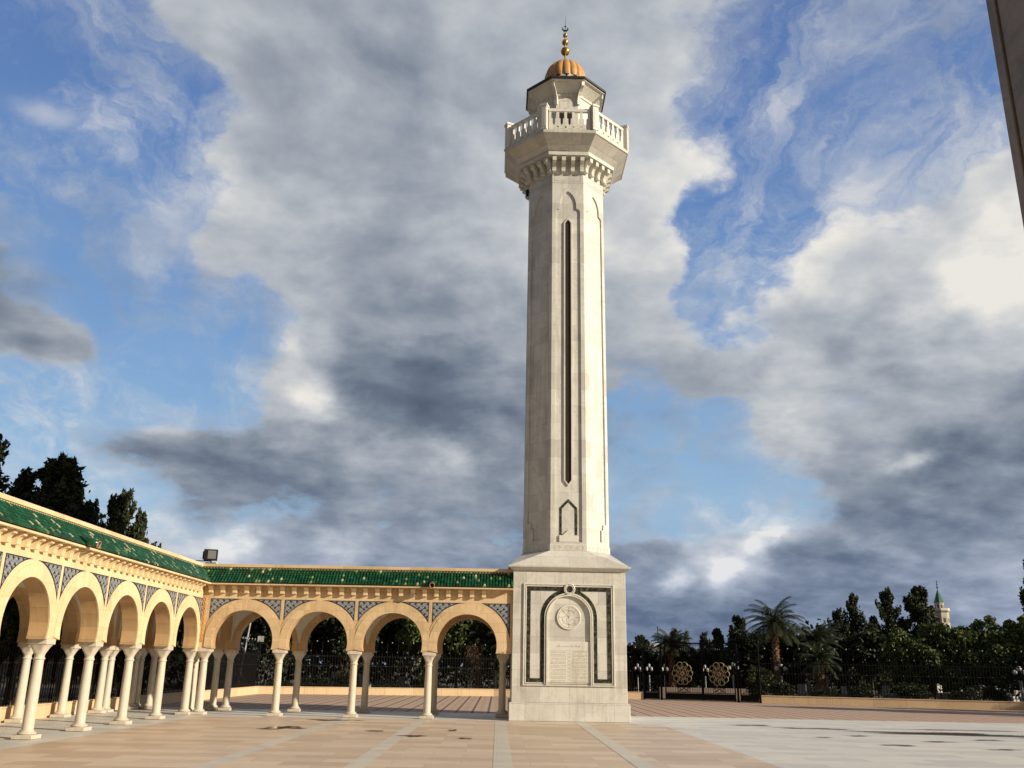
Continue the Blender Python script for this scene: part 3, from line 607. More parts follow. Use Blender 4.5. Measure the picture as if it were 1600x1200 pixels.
for k in (0, 2, 4, 6):               # slit windows and dark pointed inlays on the four straight faces
    F = facexf(k); R_ = lambda z: apo(z)-.055
    def band(z0, z1, u0, u1, pr):    # pointed hexagon frame
        pts = lambda e: [(0, z0-e*1.1), (u0+e, z0+.14), (u0+e, z1-.14), (0, z1+e*1.1), (-u0-e, z1-.14), (-u0-e, z0+.14)]
        return pts
    mo = MB(); A = band(7.72, 17.93, .105, 0, 0)
    inn, outp = A(0), A(.05)
    for j in range(6):
        a, b_, c, d_ = inn[j], inn[(j+1) % 6], outp[(j+1) % 6], outp[j]
        for pr in (.05,):
            i = len(mo.v); mo.v += [F(a[0], R_(a[1])+pr, a[1]), F(b_[0], R_(b_[1])+pr, b_[1]), F(c[0], R_(c[1])+pr, c[1]), F(d_[0], R_(d_[1])+pr, d_[1])]; mo.f.append((i, i+1, i+2, i+3))
            i = len(mo.v); mo.v += [F(d_[0], R_(d_[1])+pr, d_[1]), F(c[0], R_(c[1])+pr, c[1]), F(c[0], R_(c[1]), c[1]), F(d_[0], R_(d_[1]), d_[1])]; mo.f.append((i, i+1, i+2, i+3))
            i = len(mo.v); mo.v += [F(a[0], R_(a[1])+pr, a[1]), F(b_[0], R_(b_[1])+pr, b_[1]), F(b_[0], R_(b_[1]), b_[1]), F(a[0], R_(a[1]), a[1])]; mo.f.append((i, i+1, i+2, i+3))
    wdw = mo.build('slit_window', MARP, shaft, recalc=False)
    sl = MB(); sl.v += [F(u, R_(z)+.006, z) for u, z in inn]; sl.f.append(tuple(range(6))); sl.build('dark_panel', SLIT, wdw, recalc=False)
    wdw.parent = tw
    ink = MB(); ip, op = .225, .305
    for L in ([(-op, 5.96), (-ip, 5.96), (-ip, 6.86), (-op, 6.90)], [(op, 5.96), (ip, 5.96), (ip, 6.86), (op, 6.90)], [(-op, 6.90), (-ip, 6.86), (0, 7.10), (0, 7.21)], [(op, 6.90), (ip, 6.86), (0, 7.10), (0, 7.21)]):
        i = len(ink.v); ink.v += [F(u, R_(z)+.012, z) for u, z in L]; ink.f.append((i, i+1, i+2, i+3))
    ink.build('pointed_inlay', GRN, tw, recalc=False)
    st = MB()
    i = len(st.v); P = [(-.31, 5.73), (.31, 5.73), (.31, 5.95), (.20, 5.95), (0, 6.14), (-.20, 5.95), (-.31, 5.95)]
    n = len(P); st.v += [F(u, R_(z)+.05, z) for u, z in P]+[F(u, R_(z), z) for u, z in P]; st.f.append(tuple(range(n)))
    for j in range(n): st.f.append((j, (j+1) % n, n+(j+1) % n, n+j))
    st.build('stepped_base', MARP, tw)
# thin grooves above the panels
gr = MB()
for k in range(8):
    F = facexf(k); w_ = 1.4425
    for a, b_, c, d_ in ((-.50, .50, 19.80, 19.81), (-.50, .50, 19.56, 19.57), (-.50, -.49, 19.57, 19.80), (.49, .50, 19.57, 19.80), (-.595, .595, 19.47, 19.485)):
        i = len(gr.v); gr.v += [F(a, w_+.004, c), F(b_, w_+.004, c), F(b_, w_+.004, d_), F(a, w_+.004, d_)]; gr.f.append((i, i+1, i+2, i+3))
gr.build('fine_grooves', ENG, shaft, recalc=False)
# corbels
cb0 = None
for k in range(8):
    for u in (-.535, -.18, .18, .535):
        if cb0 is None:
            mb = MB(); prof = [(1.42, 20.44), (1.80, 20.44), (1.81, 20.42), (1.81, 20.26), (1.74, 20.24), (1.66, 20.20), (1.60, 20.10), (1.575, 19.99), (1.60, 19.93), (1.58, 19.90), (1.42, 19.90)]
            mb.extr([(-.075, -a, z) for a, z in prof], (.15, 0, 0)); cb0 = mb.build('corbel', MARP, tw); o = cb0
        else: o = addpart(cb0, tw, (0, 0, 0))
        a = k*pi/4; o.rotation_euler.z = a; o.location = (u*cos(a), u*sin(a), 0)
octa(MB(), [(1.435, 19.921), (1.435, 20.46), (1.86, 20.461), (1.865, 20.60), (1.80, 20.61)]).build('gallery_ledge', MAR, tw)
octa(MB(), [(1.80, 20.611), (2.38, 21.075), (2.38, 21.08)]).build('gallery_soffit', MAR, tw)
octa(MB(), [(2.41, 21.082), (2.42, 21.10), (2.42, 21.215), (2.40, 21.225)]).build('gallery_slab', MAR, tw)
# balustrade
bl = MB(); AP = 2.33; rails = MB()
post0 = None
for k in range(8):
    a = -pi/2+pi/8+k*pi/4; r = AP/cos(pi/8)-.02
    if post0 is None:
        post0 = MB().box((-.12, -.12, 21.226), (.12, .12, 22.24)).box((-.15, -.15, 22.241), (.15, .15, 22.33)).box((-.07, -.13, 21.34), (.07, -.121, 22.14)).build('balustrade_post', MARP, tw, bevel=.006); o = post0
    else: o = addpart(post0, tw, (0, 0, 0))
    o.location = (r*cos(a), r*sin(a), 0); o.rotation_euler.z = a+pi/2
def pierced(T):                     # a pierced marble panel between two posts
    mb = MB(T); y0, y1 = -.04, .04; L = .80
    mb.box((-L, y0-.02, 22.05), (L, y1+.02, 22.17)); mb.box((-L, y0, 21.226), (L, y1, 21.30))
    def bal(c, half=0):
        P = [(-.15, 21.44), (-.15, 21.45), (-.105, 21.53), (-.10, 21.74), (-.052, 21.76), (-.052, 22.049), (.052, 22.049), (.052, 21.76), (.10, 21.74), (.105, 21.53), (.15, 21.45), (.15, 21.44)]
        if half > 0: P = [q for q in P if q[0] < 0]+[(.05, 22.049), (.05, 21.44)]
        if half < 0: P = [(-.05, 21.44), (-.05, 22.049)]+[q for q in P if q[0] > 0]
        mb.extr([(c+u, y0, z) for u, z in P], (0, y1-y0, 0))
        if not half:                # foot with a round hole
            n = 16; zc = 21.372; sq = []
            for q in range(n):
                al = 2*pi*q/n; m_ = max(abs(cos(al))/.15, abs(sin(al))/.068); sq.append((cos(al)/m_, sin(al)/m_))
            for y in (y0, y1):
                for q in range(n):
                    p1, p2 = sq[q], sq[(q+1) % n]; a1, a2 = 2*pi*q/n, 2*pi*(q+1)/n
                    mb.poly([(c+.042*cos(a1), y, zc+.042*sin(a1)), (c+.042*cos(a2), y, zc+.042*sin(a2)), (c+p2[0], y, zc+p2[1]), (c+p1[0], y, zc+p1[1])])
            for q in range(n):
                a1, a2 = 2*pi*q/n, 2*pi*(q+1)/n
                mb.poly([(c+.042*cos(a1), y0, zc+.042*sin(a1)), (c+.042*cos(a2), y0, zc+.042*sin(a2)), (c+.042*cos(a2), y1, zc+.042*sin(a2)), (c+.042*cos(a1), y1, zc+.042*sin(a1))])
    for c in (-.45, -.15, .15, .45): bal(c)
    bal(-.75, -1); bal(.75, 1); mb.box((-.80, y0, 21.30), (-.60, y1, 21.44)); mb.box((.60, y0, 21.30), (.80, y1, 21.44))
    return mb
b0 = pierced(lambda u, w, z: (u, -AP+.03+w, z)).build('balustrade_panel', MARP, tw, recalc=False)
for k in range(1, 8): addpart(b0, tw, (0, 0, 0)).rotation_euler.z = k*pi/4
# lantern, eave, dome
octa(MB(), [(1.06, 21.226), (1.06, 23.62), (1.11, 23.63), (1.11, 23.70), (1.07, 23.71), (1.07, 23.90)]).build('lantern', MARP, tw)
gl = MB()
for k in range(8):
    F = facexf(k); w_ = 1.06
    for a, b_, c, d_ in ((-.30, .30, 23.40, 23.415), (-.30, -.285, 22.2, 23.40), (.285, .30, 22.2, 23.40)):
        i = len(gl.v); gl.v += [F(a, w_+.004, c), F(b_, w_+.004, c), F(b_, w_+.004, d_), F(a, w_+.004, d_)]; gl.f.append((i, i+1, i+2, i+3))
gl.build('lantern_grooves', ENG, tw, recalc=False)
dr = MB(); F = facexf(0)
for k in (0,):
    F = facexf(k); i = len(dr.v); dr.v += [F(-.33, 1.066, 21.24), F(.20, 1.066, 21.24), F(.20, 1.066, 22.85), F(-.065, 1.066, 23.08), F(-.33, 1.066, 22.85)]; dr.f.append((i, i+1, i+2, i+3, i+4))
dr.build('dark_doorway', SLIT, tw, recalc=False)
octa(MB(), [(1.071, 23.72), (1.45, 24.02), (1.45, 24.04), (1.56, 24.06), (1.56, 24.10)]).build('eave', MARP, tw)
octa(MB(), [(1.57, 24.101), (1.62, 24.101), (1.62, 24.19), (1.0, 24.38)]).build('eave_roof', ROOFD, tw)
eb0 = None
for k in range(8):
    a = -pi/2+pi/8+k*pi/4
    if eb0 is None:
        prof = [(1.10, 23.22), (1.22, 23.22), (1.23, 23.42), (1.27, 23.58), (1.36, 23.72), (1.48, 23.82), (1.60, 23.86), (1.62, 24.05), (1.50, 24.03), (1.10, 23.75)]
        mb = MB(); mb.extr([(-.06, -x, z) for x, z in prof], (.12, 0, 0)); eb0 = mb.build('eave_bracket', MARP, tw); o = eb0
    else: o = addpart(eb0, tw, (0, 0, 0))
    o.rotation_euler.z = a+pi/2
MB().lathe((0, 0, 0), [(.86, 24.2), (.86, 24.70), (.80, 24.95)], 32).build('dome_drum', MARP, tw, 40)
dd = MB(); N = 16; nu, nv = N*8, 22; idx = []
for j in range(nv+1):
    phi = -.32+(pi/2+.32)*j/nv; row = []
    for i in range(nu):
        a = 2*pi*i/nu+pi/16; lobe = abs(cos(N/2*a)); rr = .875*(1-.075*(1-lobe**.55)*cos(phi)**.3 if phi < 1.55 else 1)
        row.append(dd.P([(rr*cos(phi)*cos(a), rr*cos(phi)*sin(a), 25.08+.90*sin(phi)+(.06*(1-lobe) if j == 0 else 0))]))
    idx.append(row)
for j in range(nv):
    for i in range(nu): dd.f.append((idx[j][i], idx[j][(i+1) % nu], idx[j+1][(i+1) % nu], idx[j+1][i]))
dome = dd.build('dome', DOME, tw, 60, recalc=True)
ar = MB()
for k in range(N):                  # dark brackets between the white scallops under the dome
    a = 2*pi*k/N+pi/16+pi/16
    c_, s_ = cos(a), sin(a)
    i = len(ar.v)
    for rr, w_, z in ((.868, .03, 24.45), (.868, .03, 24.78), (.90, .10, 24.80), (.90, .10, 24.84)):
        ar.v += [(rr*c_-s_*w_, rr*s_+c_*w_, z), (rr*c_+s_*w_, rr*s_-c_*w_, z)]
    ar.f += [(i, i+1, i+3, i+2), (i+2, i+3, i+5, i+4), (i+4, i+5, i+7, i+6)]
ar.build('dome_brackets', ROOFD, dome, recalc=False)
fin = MB().tube([(0, 0, 25.9), (0, 0, 27.62)], [.045, .02], 8).tube([(0, 0, 27.86), (.03, 0, 28.42)], [.012, .006], 6)
fin = fin.build('finial', GOLD, tw, 50)
for z, r in ((26.57, .19), (27.02, .14), (27.375, .10)):
    MB().lathe((0, 0, z), [(max(r*sin(pi*q/14), .001), -r*cos(pi*q/14)) for q in range(15)], 24).build('ball', GOLD, fin, 60)
cr = MB(); n = 22; P = []
for q in range(n+1):
    a = -pi/2+(-2.3+4.6*q/n); th = .035*(1-abs(2*q/n-1)**2)+.004
    P.append(((.115*cos(a), .115*sin(a)), th))
cr.tube([(p_[0], 0, 27.72+p_[1]) for p_, _ in P], [t_ for _, t_ in P], 8)
cr.lathe((0, 0, 27.83), [(.001, -.045), (.045, 0), (.001, .045)], 8).tube([(0, 0, 27.6), (0, 0, 27.86)], .013, 6)
cr.build('crescent', IRON, fin, 50)
MB().tube([(-1.53, .0, 19.68), (-1.53, .0, 19.93)], .065, 10).build('small_lamp', LAMPB, tw)

# front panel of the base (local frame: x, -1.86-w, z), centred at u=-.02
PZ = lambda u, w, z: (u-.02, -1.86-w, z)
fr = MB(PZ)
def rectframe(mb, x0, x1, z0, z1, t, w0, w1):
    mb.box((x0, w0, z0), (x0+t, w1, z1)); mb.box((x1-t, w0, z0), (x1, w1, z1)); mb.box((x0+t, w0, z0), (x1-t, w1, z0+t)); mb.box((x0+t, w0, z1-t), (x1-t, w1, z1))
rectframe(fr, -1.49, 1.49, 1.075, 4.295, .045, 0, .045); rectframe(fr, -1.425, 1.425, 1.14, 4.23, .035, 0, .03)
frame = fr.build('panel_frame', MARP, tw, bevel=.006)
ACZ = 3.20
def archband(mb, r0, r1, zb, w, n=40):   # arch-shaped band with legs, front face at w, with sides
    P = [(-1, zb)]+[None]; a_in = [(-r0, zb)]+[(r0*cos(pi-pi*k/n), ACZ+r0*sin(pi*k/n)) for k in range(n+1)]+[(r0, zb)]
    a_out = [(-r1, zb)]+[(r1*cos(pi-pi*k/n), ACZ+r1*sin(pi*k/n)) for k in range(n+1)]+[(r1, zb)]
    for i in range(len(a_in)-1):
        a, b_, c, d_ = a_in[i], a_in[i+1], a_out[i+1], a_out[i]
        mb.poly([(a[0], w, a[1]), (b_[0], w, b_[1]), (c[0], w, c[1]), (d_[0], w, d_[1])])
        mb.poly([(a[0], w, a[1]), (b_[0], w, b_[1]), (b_[0], 0, b_[1]), (a[0], 0, a[1])]); mb.poly([(d_[0], w, d_[1]), (c[0], w, c[1]), (c[0], 0, c[1]), (d_[0], 0, d_[1])])
am = MB(PZ); archband(am, .700, .735, 1.12, .085); archband(am, .760, .800, 1.12, .06); archband(am, .7351, .7599, 1.12, .02)
am.build('arch_moulding', MARP, tw, recalc=False)
dk = MB(PZ); archband(dk, .801, .928, 1.175, .010)
dk.box((-1.389, 0, 1.176), (-1.255, .013, 4.194)).box((1.255, 0, 1.176), (1.389, .013, 4.194)).box((-1.2549, 0, 4.060), (1.2549, .013, 4.194))
dk.box((-1.2549, 0, 1.176), (-.9285, .013, 1.305)).box((.9285, 0, 1.176), (1.2549, .013, 1.305))
dk.build('dark_marble_inlay', GRN, tw, recalc=False)
bs = MB(lambda a, b_, c: (a-.02+.02, -1.86-c, b_+4.115))
bs.lathe((0, 0, 0), [(.19, 0), (.19, .075), (.17, .085), (.16, .06), (.145, .055), (.14, .08), (.12, .08), (.11, .05)], 32).build('boss', MARP, tw, 35)
MB(lambda a, b_, c: (a, -1.86-c, b_+4.115)).lathe((0, 0, 0), [(.10, .04), (.10, .058), (.05, .064)], 24).build('boss_hole', GRN, tw)
md = MB(lambda a, b_, c: (a-.02, -1.86-c, b_+3.22)); md.lathe((0, 0, 0), [(.395, 0), (.395, .03), (.38, .04), (.365, .034)], 48)
med = md.build('medallion', MARP, tw, 30)
g = MB(); gq = lambda u, z, w=.0365: (u-.02, -1.86-w, z+3.22)
def gline(p0, p1, t=.0045):
    d = Vector((p1[0]-p0[0], p1[1]-p0[1])).normalized(); n_ = (-d.y*t, d.x*t)
    g.poly([gq(p0[0]-n_[0], p0[1]-n_[1]), gq(p1[0]-n_[0], p1[1]-n_[1]), gq(p1[0]+n_[0], p1[1]+n_[1]), gq(p0[0]+n_[0], p0[1]+n_[1])])
def gcurve(pts, t=.006):
    for a, b_ in zip(pts, pts[1:]): gline(a, b_, t)
circ = lambda cx, cz, r, a0=0, a1=360, n=24: [(cx+r*cos(radians(a0+(a1-a0)*k/n)), cz+r*sin(radians(a0+(a1-a0)*k/n))) for k in range(n+1)]
gcurve(circ(0, 0, .335, n=40)); gcurve(circ(0, 0, .225, 30, 150)); gcurve(circ(0, 0, .225, 200, 345))
for a in range(0, 360, 45): gline((.23*cos(radians(a)), .23*sin(radians(a))), (.335*cos(radians(a)), .335*sin(radians(a))))
gline((0, -.335), (0, .335)); gline((-.24, .26), (-.02, .02)); gline((-.335, 0), (-.21, 0)); gline((.21, 0), (.335, 0))
gcurve(circ(-.10, .10, .14, -60, 160)); gcurve(circ(.08, -.10, .15, 120, 330)); gcurve(circ(.05, .1, .11, 0, 220)); gcurve(circ(-.10, -.08, .12, 10, 200)); gcurve(circ(.12, -.16, .09, -90, 150))
g.build('engraving', ENG, med, recalc=False)
# inscription tablet
tb = MB(PZ).box((-.697, 0, 1.18), (.697, .045, 2.455)).build('inscription_tablet', MARP, tw, bevel=.008)
g = MB(); gq = lambda u, z, w=.0465: (u-.02, -1.86-w, z)
rr = random.Random(3)
def script(x0, x1, z, h, t, gap=.3):           # a cursive engraved line running right to left
    x = x1
    while x > x0+h*.6:
        L = min(rr.uniform(h*1.2, h*3.2), x-x0)
        gline((x, z), (x-L, z), t); k = rr.random()
        if k < .45: gline((x-L*.15, z), (x-L*.15, z+h*rr.uniform(.7, 1)), t)
        if rr.random() < .5: gline((x-L*.75, z), (x-L*.78, z+h*rr.uniform(.5, 1)), t)
        if rr.random() < .5: gcurve([(x-L*.45+h*.22*cos(q*pi/3), z+h*.22+h*.22*sin(q*pi/3)) for q in range(7)], t)
        if rr.random() < .5: gcurve([(x-L, z), (x-L-h*.15, z-h*.3), (x-L+h*.25, z-h*.4)], t)
        if rr.random() < .6: gline((x-L*.5, z+h*1.05), (x-L*.5+h*.18, z+h*1.05), t*1.3)
        if rr.random() < .3: gline((x-L*.4, z-h*.35), (x-L*.4+h*.15, z-h*.35), t*1.2)
        x -= L+h*gap*rr.uniform(.5, 1.4)
script(-.42, .44, 2.30, .075, .0065, .2)
for r_ in range(9):
    z = 2.155-r_*.114
    for zz in (z, z-.045):
        script(-.60, -.10, zz, .026, .0032, .2); script(.10, .60, zz, .026, .0032, .2)
    gcurve(circ(0, z-.015, .05, 20, 160, 8), .004); gcurve(circ(0, z-.015, .05, 200, 340, 8), .003)
gq_ = gq
g.build('engraved_writing', ENG, tb, recalc=False)

# ------------------------------------------------------------------ tall pillar edge at the upper right
pl = tag(empty('mausoleum_pillar', (4.9, 5.6, 0)), 'shaded brown marble pillar edge leaning into the upper right corner', 'pillar')
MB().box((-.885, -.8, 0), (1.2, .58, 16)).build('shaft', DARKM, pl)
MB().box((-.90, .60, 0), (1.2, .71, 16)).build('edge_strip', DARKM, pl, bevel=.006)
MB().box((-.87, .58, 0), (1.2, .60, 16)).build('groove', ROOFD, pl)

# ------------------------------------------------------------------ low walls, fences
def lowwall(p0, p1, label, grp='low stone walls round the esplanade'):
    v = Vector((p1[0]-p0[0], p1[1]-p0[1])); L = v.length; o = MB()
    a = atan2(v.y, v.x); o.box((0, 0, -.02), (L, .38, .36)).box((0, -.02, .362), (L, .40, .40))
    ob = o.build('low_wall', LOWW, bevel=.006); ob.location = (p0[0], p0[1], 0); ob.rotation_euler.z = a; tag(ob, label, 'wall', grp)
    return ob
FINP = None
def fence(p0, p1, label, H=2.9):
    global FINP
    v = Vector((p1[0]-p0[0], p1[1]-p0[1])); L = v.length; a = atan2(v.y, v.x)
    root = tag(empty('iron_fence', (p0[0], p0[1], .40), a), label, 'fence', 'black iron fences on the low walls')
    bars = MB(); n = int(L/.15)
    for k in range(n+1):
        x = k*L/n; h = (1.85 if k % 4 else 2.38) if k % 2 == 0 else 1.72
        bars.box((x-.016, .17, 0), (x+.016, .20, h))
    bars.box((0, .165, .10), (L, .20, .14)).box((0, .165, 1.10), (L, .20, 1.14)).box((0, .165, 1.62), (L, .20, 1.66)); bars.build('railing', IRON, root, recalc=False)
    k = 0; x = .3
    while x < L:
        for z, r, dx in ((2.42, .034, 0), (1.90, .022, .3), (1.12, .020, .3)):
            if k > 97: break
            if FINP is None or r not in FINP:
                FINP = FINP or {}
                FINP[r] = MB().lathe((0, 0, 0), [(max(r*sin(pi*q/6), .002), -r*cos(pi*q/6)*1.2) for q in range(7)], 8).build('fence_ball', DULL, root, 60); FINP[r].location = (x+dx, .18, z)
            else: addpart(FINP[r], root, (x+dx, .18, z))
            k += 1
        x += .6
    return root
GA, GB = (8.25, 54.05), (14.15, 51.25)
W = [(-13.5, 6), (-13.3, 52.0), (-.2, 55.0), GA, GB, (34, 45.4)]
lowwall((-13.3, 52), (-13.5, 6), 'low pale stone wall running behind the left arcade')
lowwall((-13.3, 52), (-.2, 55), 'low pale stone wall seen through the back arcade, left of the tower')
lowwall((-.2, 55), GA, 'short low stone wall between the tower and the gate')
lowwall(GB, (34, 45.4), 'low stone wall to the right of the gate, shaded at its far right end')
fence((-13.3, 52), (-13.5, 6), 'tall black iron fence behind the left arcade')
fence((-13.3, 52), (-.2, 55), 'tall black iron fence seen through the arches of the back arcade')
fence((-.2, 55), GA, 'black iron fence just right of the tower beside the gate')
fence(GB, (34, 45.4), 'black iron fence with rows of pale balls to the right of the gate')

# gate
gv = Vector((GB[0]-GA[0], GB[1]-GA[1])); GL = gv.length
gt = tag(empty('iron_gate', (GA[0], GA[1], 0), atan2(gv.y, gv.x)), 'black wrought iron gate with two round gilt rosettes, right of the tower', 'gate')
def scroll(mb, cx, z, w):
    for sg in (-1, 1):
        mb.tube([(cx+sg*w*q, 0, z+.55*(1-cos(q*pi))/2*.7) for q in [k/8 for k in range(9)]], .014, 5)
        mb.ring((cx+sg*w*.45, 0, z+.14), .10, .012, (1, 0, 0), (0, 0, 1), 14, 4); mb.ring((cx+sg*w*.8, 0, z+.42), .08, .012, (1, 0, 0), (0, 0, 1), 14, 4)
def leaf(x0, x1, top, med=None):
    mb = MB(); n = max(3, int((x1-x0)/.13))
    for x in (x0, x1): mb.box((x-.03, -.03, .05), (x+.03, .03, top))
    for z in (.06, .42, top-.05, top-.45): mb.box((x0+.03, -.02, z), (x1-.03, .02, z+.035))
    mb.box((x0+.03, -.012, .10), (x1-.03, .012, .40))
    for k in range(1, n): x = x0+(x1-x0)*k/n; mb.box((x-.008, -.008, .455), (x+.008, .008, top-.05))
    c = (x0+x1)/2; scroll(mb, c, .46, (x1-x0)*.28)
    for sg in (-1, 1): mb.tube([(c-sg*.35, .0, .46), (c+sg*.35, 0, .85)], .018, 5)
    o = mb.build('gate_leaf', IRON, gt, recalc=False)
    k = 0
    if med:
        g_ = MB(); zc = 1.45
        for q in range(10): a = 2*pi*q/10; g_.ring((med+.40*cos(a), -.05, zc+.44*sin(a)), .175, .018, (1, 0, 0), (0, 0, 1), 18, 5)
        for q in range(6): a = 2*pi*q/6+.3; g_.ring((med+.20*cos(a), -.052, zc+.22*sin(a)), .16, .015, (1, 0, 0), (0, 0, 1), 16, 5)
        g_.ring((med, -.054, zc), .09, .018, (1, 0, 0), (0, 0, 1), 14, 5)
        g_.build('gilt_rosette', GOLDP, o, 60, recalc=False)
    st = MB()
    for q in range(3): st.lathe((c-.12+.12*q, -.03, top-.25), [(.002, -.02), (.02, 0), (.002, .02)], 6)
    st.build('studs', TOMB, o)
leaf(.10, .88, 1.2); leaf(1.30, 3.35, 3.0, 2.28); leaf(3.42, 5.15, 3.0, 4.32); leaf(5.45, 6.35, 2.6)
MB().box((1.0, -.05, 0), (1.1, .05, 3.05)).box((5.25, -.05, 0), (5.35, .05, 3.05)).box((.02, -.05, 0), (.08, .05, 1.4)).box((6.42, -.06, 0), (6.5, .06, 2.9)).box((1.1, -.03, 3.02), (5.25, .03, 3.10)).box((.95, -.2, 3.1), (1.15, .2, 3.14)).build('gate_frame', IRON, gt)

# street lamps with three globes
def lamp0():
    r = empty('globe_lamp', (0, 0, 0))
    MB().lathe((0, 0, 0), [(.13, 0), (.13, .12), (.085, .2), (.07, 1.35), (.09, 1.40)], 10).build('pillar', TOMB, r, 40)
    MB().tube([(0, 0, 1.4), (0, 0, 1.85)], .025, 8).tube([(-.24, 0, 1.62), (-.12, 0, 1.55), (0, 0, 1.5), (.12, 0, 1.55), (.24, 0, 1.62)], .018, 6).build('bracket', IRON, r)
    for x, z in ((-.26, 1.80), (.26, 1.80), (0, 2.0)):
        g_ = MB().lathe((x, 0, z), [(max(.135*sin(pi*q/10), .002), -.135*cos(pi*q/10)) for q in range(11)], 14).build('globe', GLOBE, r, 60)
        MB().lathe((x, 0, z-.16), [(.05, 0), (.06, .04)], 8).build('cup', IRON, g_)
    return r
LAMPS = [(17.0, 57, 'three-globe lamp on a pale pillar just right of the gate'), (14.5, 58.5, 'three-globe lamp right of the right rosette on the gate'), (12.56, 57.6, 'three-globe lamp between the two rosettes, farther off'),
         (20.1, 58, 'three-globe lamp behind the fence in front of the palms'), (27.9, 50.6, 'three-globe lamp at the far right edge behind the fence'), (-.1, 58, 'globe lamp seen beside the last arch next to the tower'),
         (10.15, 57.8, 'small far lamp just left of the left rosette'), (9.2, 57.8, 'pale far lamp between the tower and the gate rosettes'), (8.55, 58.2, 'faint far lamp nearest the tower edge')]
L0 = lamp0()
for i, (x, y, lb) in enumerate(LAMPS):
    o = L0 if i == 0 else copytree(L0); o.location = (x, y, 0); o.scale = (.55, .55, .92) if i in (2, 6, 7, 8) else (1, 1, 1); tag(o, lb, 'street lamp', 'globe lamps behind the fence')

# ------------------------------------------------------------------ vegetation
def leaves(mb, P, size, rng, up=.3, asp=1.6):
    P = np.asarray(P); n = len(P); d = rng.normal(size=(n, 3)); d[:, 2] += up; d /= np.linalg.norm(d, axis=1)[:, None]
    e = rng.normal(size=(n, 3)); e -= d*(e*d).sum(1)[:, None]; e /= np.linalg.norm(e, axis=1)[:, None]
    s = size*rng.uniform(.6, 1.4, n)[:, None]; a, b = d*s*asp*.5, e*s*.5
    V = np.stack([P-a, P+b*.8, P+a, P-b*.8], 1).reshape(-1, 3); i = len(mb.v)
    mb.v += [tuple(v) for v in V.tolist()]; mb.f += [(i+4*k, i+4*k+1, i+4*k+2, i+4*k+3) for k in range(n)]
def lump(c, r, n, rng, flat=.8):
    d = rng.normal(size=(n, 3)); d /= np.linalg.norm(d, axis=1)[:, None]; q = rng.uniform(.45, 1.08, n)**.6
    return np.array(c)+d*(r*q)[:, None]*np.array([1, 1, flat])
def conifer(H, R, seed, n=7000, base=.12, size=.16, lean=0., ragged=.5):
    rng = np.random.default_rng(seed); mb = MB(); P = []; K = int(16+H*7)
    for k in range(K):
        t = (k+rng.uniform(0, 1))/K; z = H*(base+(1-base)*t**.95)
        rad = R*(1-t)**.62*(.75+.5*rng.uniform())+.08; a = rng.uniform(0, 2*pi); q = rad*rng.uniform(.35, 1.0)*(1+ragged*(rng.uniform()-.4))
        lr = (.24+.34*(1-t))*R*rng.uniform(.7, 1.2)*.75
        c = (q*cos(a)+lean*t, q*sin(a), z); P.append(lump(c, lr, int(n/K*(.6+.8*(1-t))), rng, .9))
        for j in range(2):
            P.append(lump((c[0]+cos(a)*lr*.9, c[1]+sin(a)*lr*.9, z+lr*(.5+.6*j)), lr*.35, int(n/K*.12), rng, 1.4))
    P.append(lump((lean, 0, H*.97), .12*R+.05, int(n*.012), rng, 2.2)); P.append(np.stack([rng.normal(0, R*.16, n//8)+0, rng.normal(0, R*.16, n//8), rng.uniform(H*base, H*.95, n//8)], 1))
    leaves(mb, np.concatenate(P+P[::2]), size*.78, rng, .8, 2.0); return mb
def broad(H, R, seed, n=6500, base=.25, size=.16, sq=.85, K=20):
    rng = np.random.default_rng(seed); mb = MB(); P = []; zc = H*(base+(1-base)*.5); hz = H*(1-base)*.5
    for k in range(K):
        d = rng.normal(size=3); d /= np.linalg.norm(d); q = rng.uniform(.5, .95); lr = R*rng.uniform(.22, .42)
        c = (d[0]*R*q*.8, d[1]*R*q*.8, zc+d[2]*hz*q*.78); P.append(lump(c, lr, n//K, rng, sq))
        for j in range(3): 
            e = rng.normal(size=3); e /= np.linalg.norm(e); P.append(lump((c[0]+e[0]*lr, c[1]+e[1]*lr, c[2]+abs(e[2])*lr), lr*.3, n//K//12, rng))
    P.append(np.stack([np.clip(rng.normal(0, R*.33, n//5), -.7*R, .7*R), np.clip(rng.normal(0, R*.33, n//5), -.7*R, .7*R), zc+np.clip(rng.normal(0, hz*.42, n//5), -hz, hz*.62)], 1))
    leaves(mb, np.concatenate(P), size, rng, .4, 1.7); return mb
def trunkmesh(H, r, seed, limbs=5, R=1., top=.85):
    rng = random.Random(seed); mb = MB(); x = y = 0; pts = []
    for k in range(7): t = k/6; pts.append((x, y, H*top*t)); x += rng.uniform(-.05, .05)*H*.25; y += rng.uniform(-.05, .05)*H*.25
    mb.tube(pts, [r*(1-.8*k/6) for k in range(7)], 8)
    for k in range(limbs):
        t = rng.uniform(.18, .7); b = Vector(pts[int(t*6)]); a = rng.uniform(0, 2*pi); L = R*rng.uniform(.5, .9)
        mb.tube([b, b+Vector((cos(a)*L*.5, sin(a)*L*.5, L*.45)), b+Vector((cos(a)*L, sin(a)*L, L*1.1))], [r*.4, r*.25, r*.08], 5)
    return mb
PROT = {}
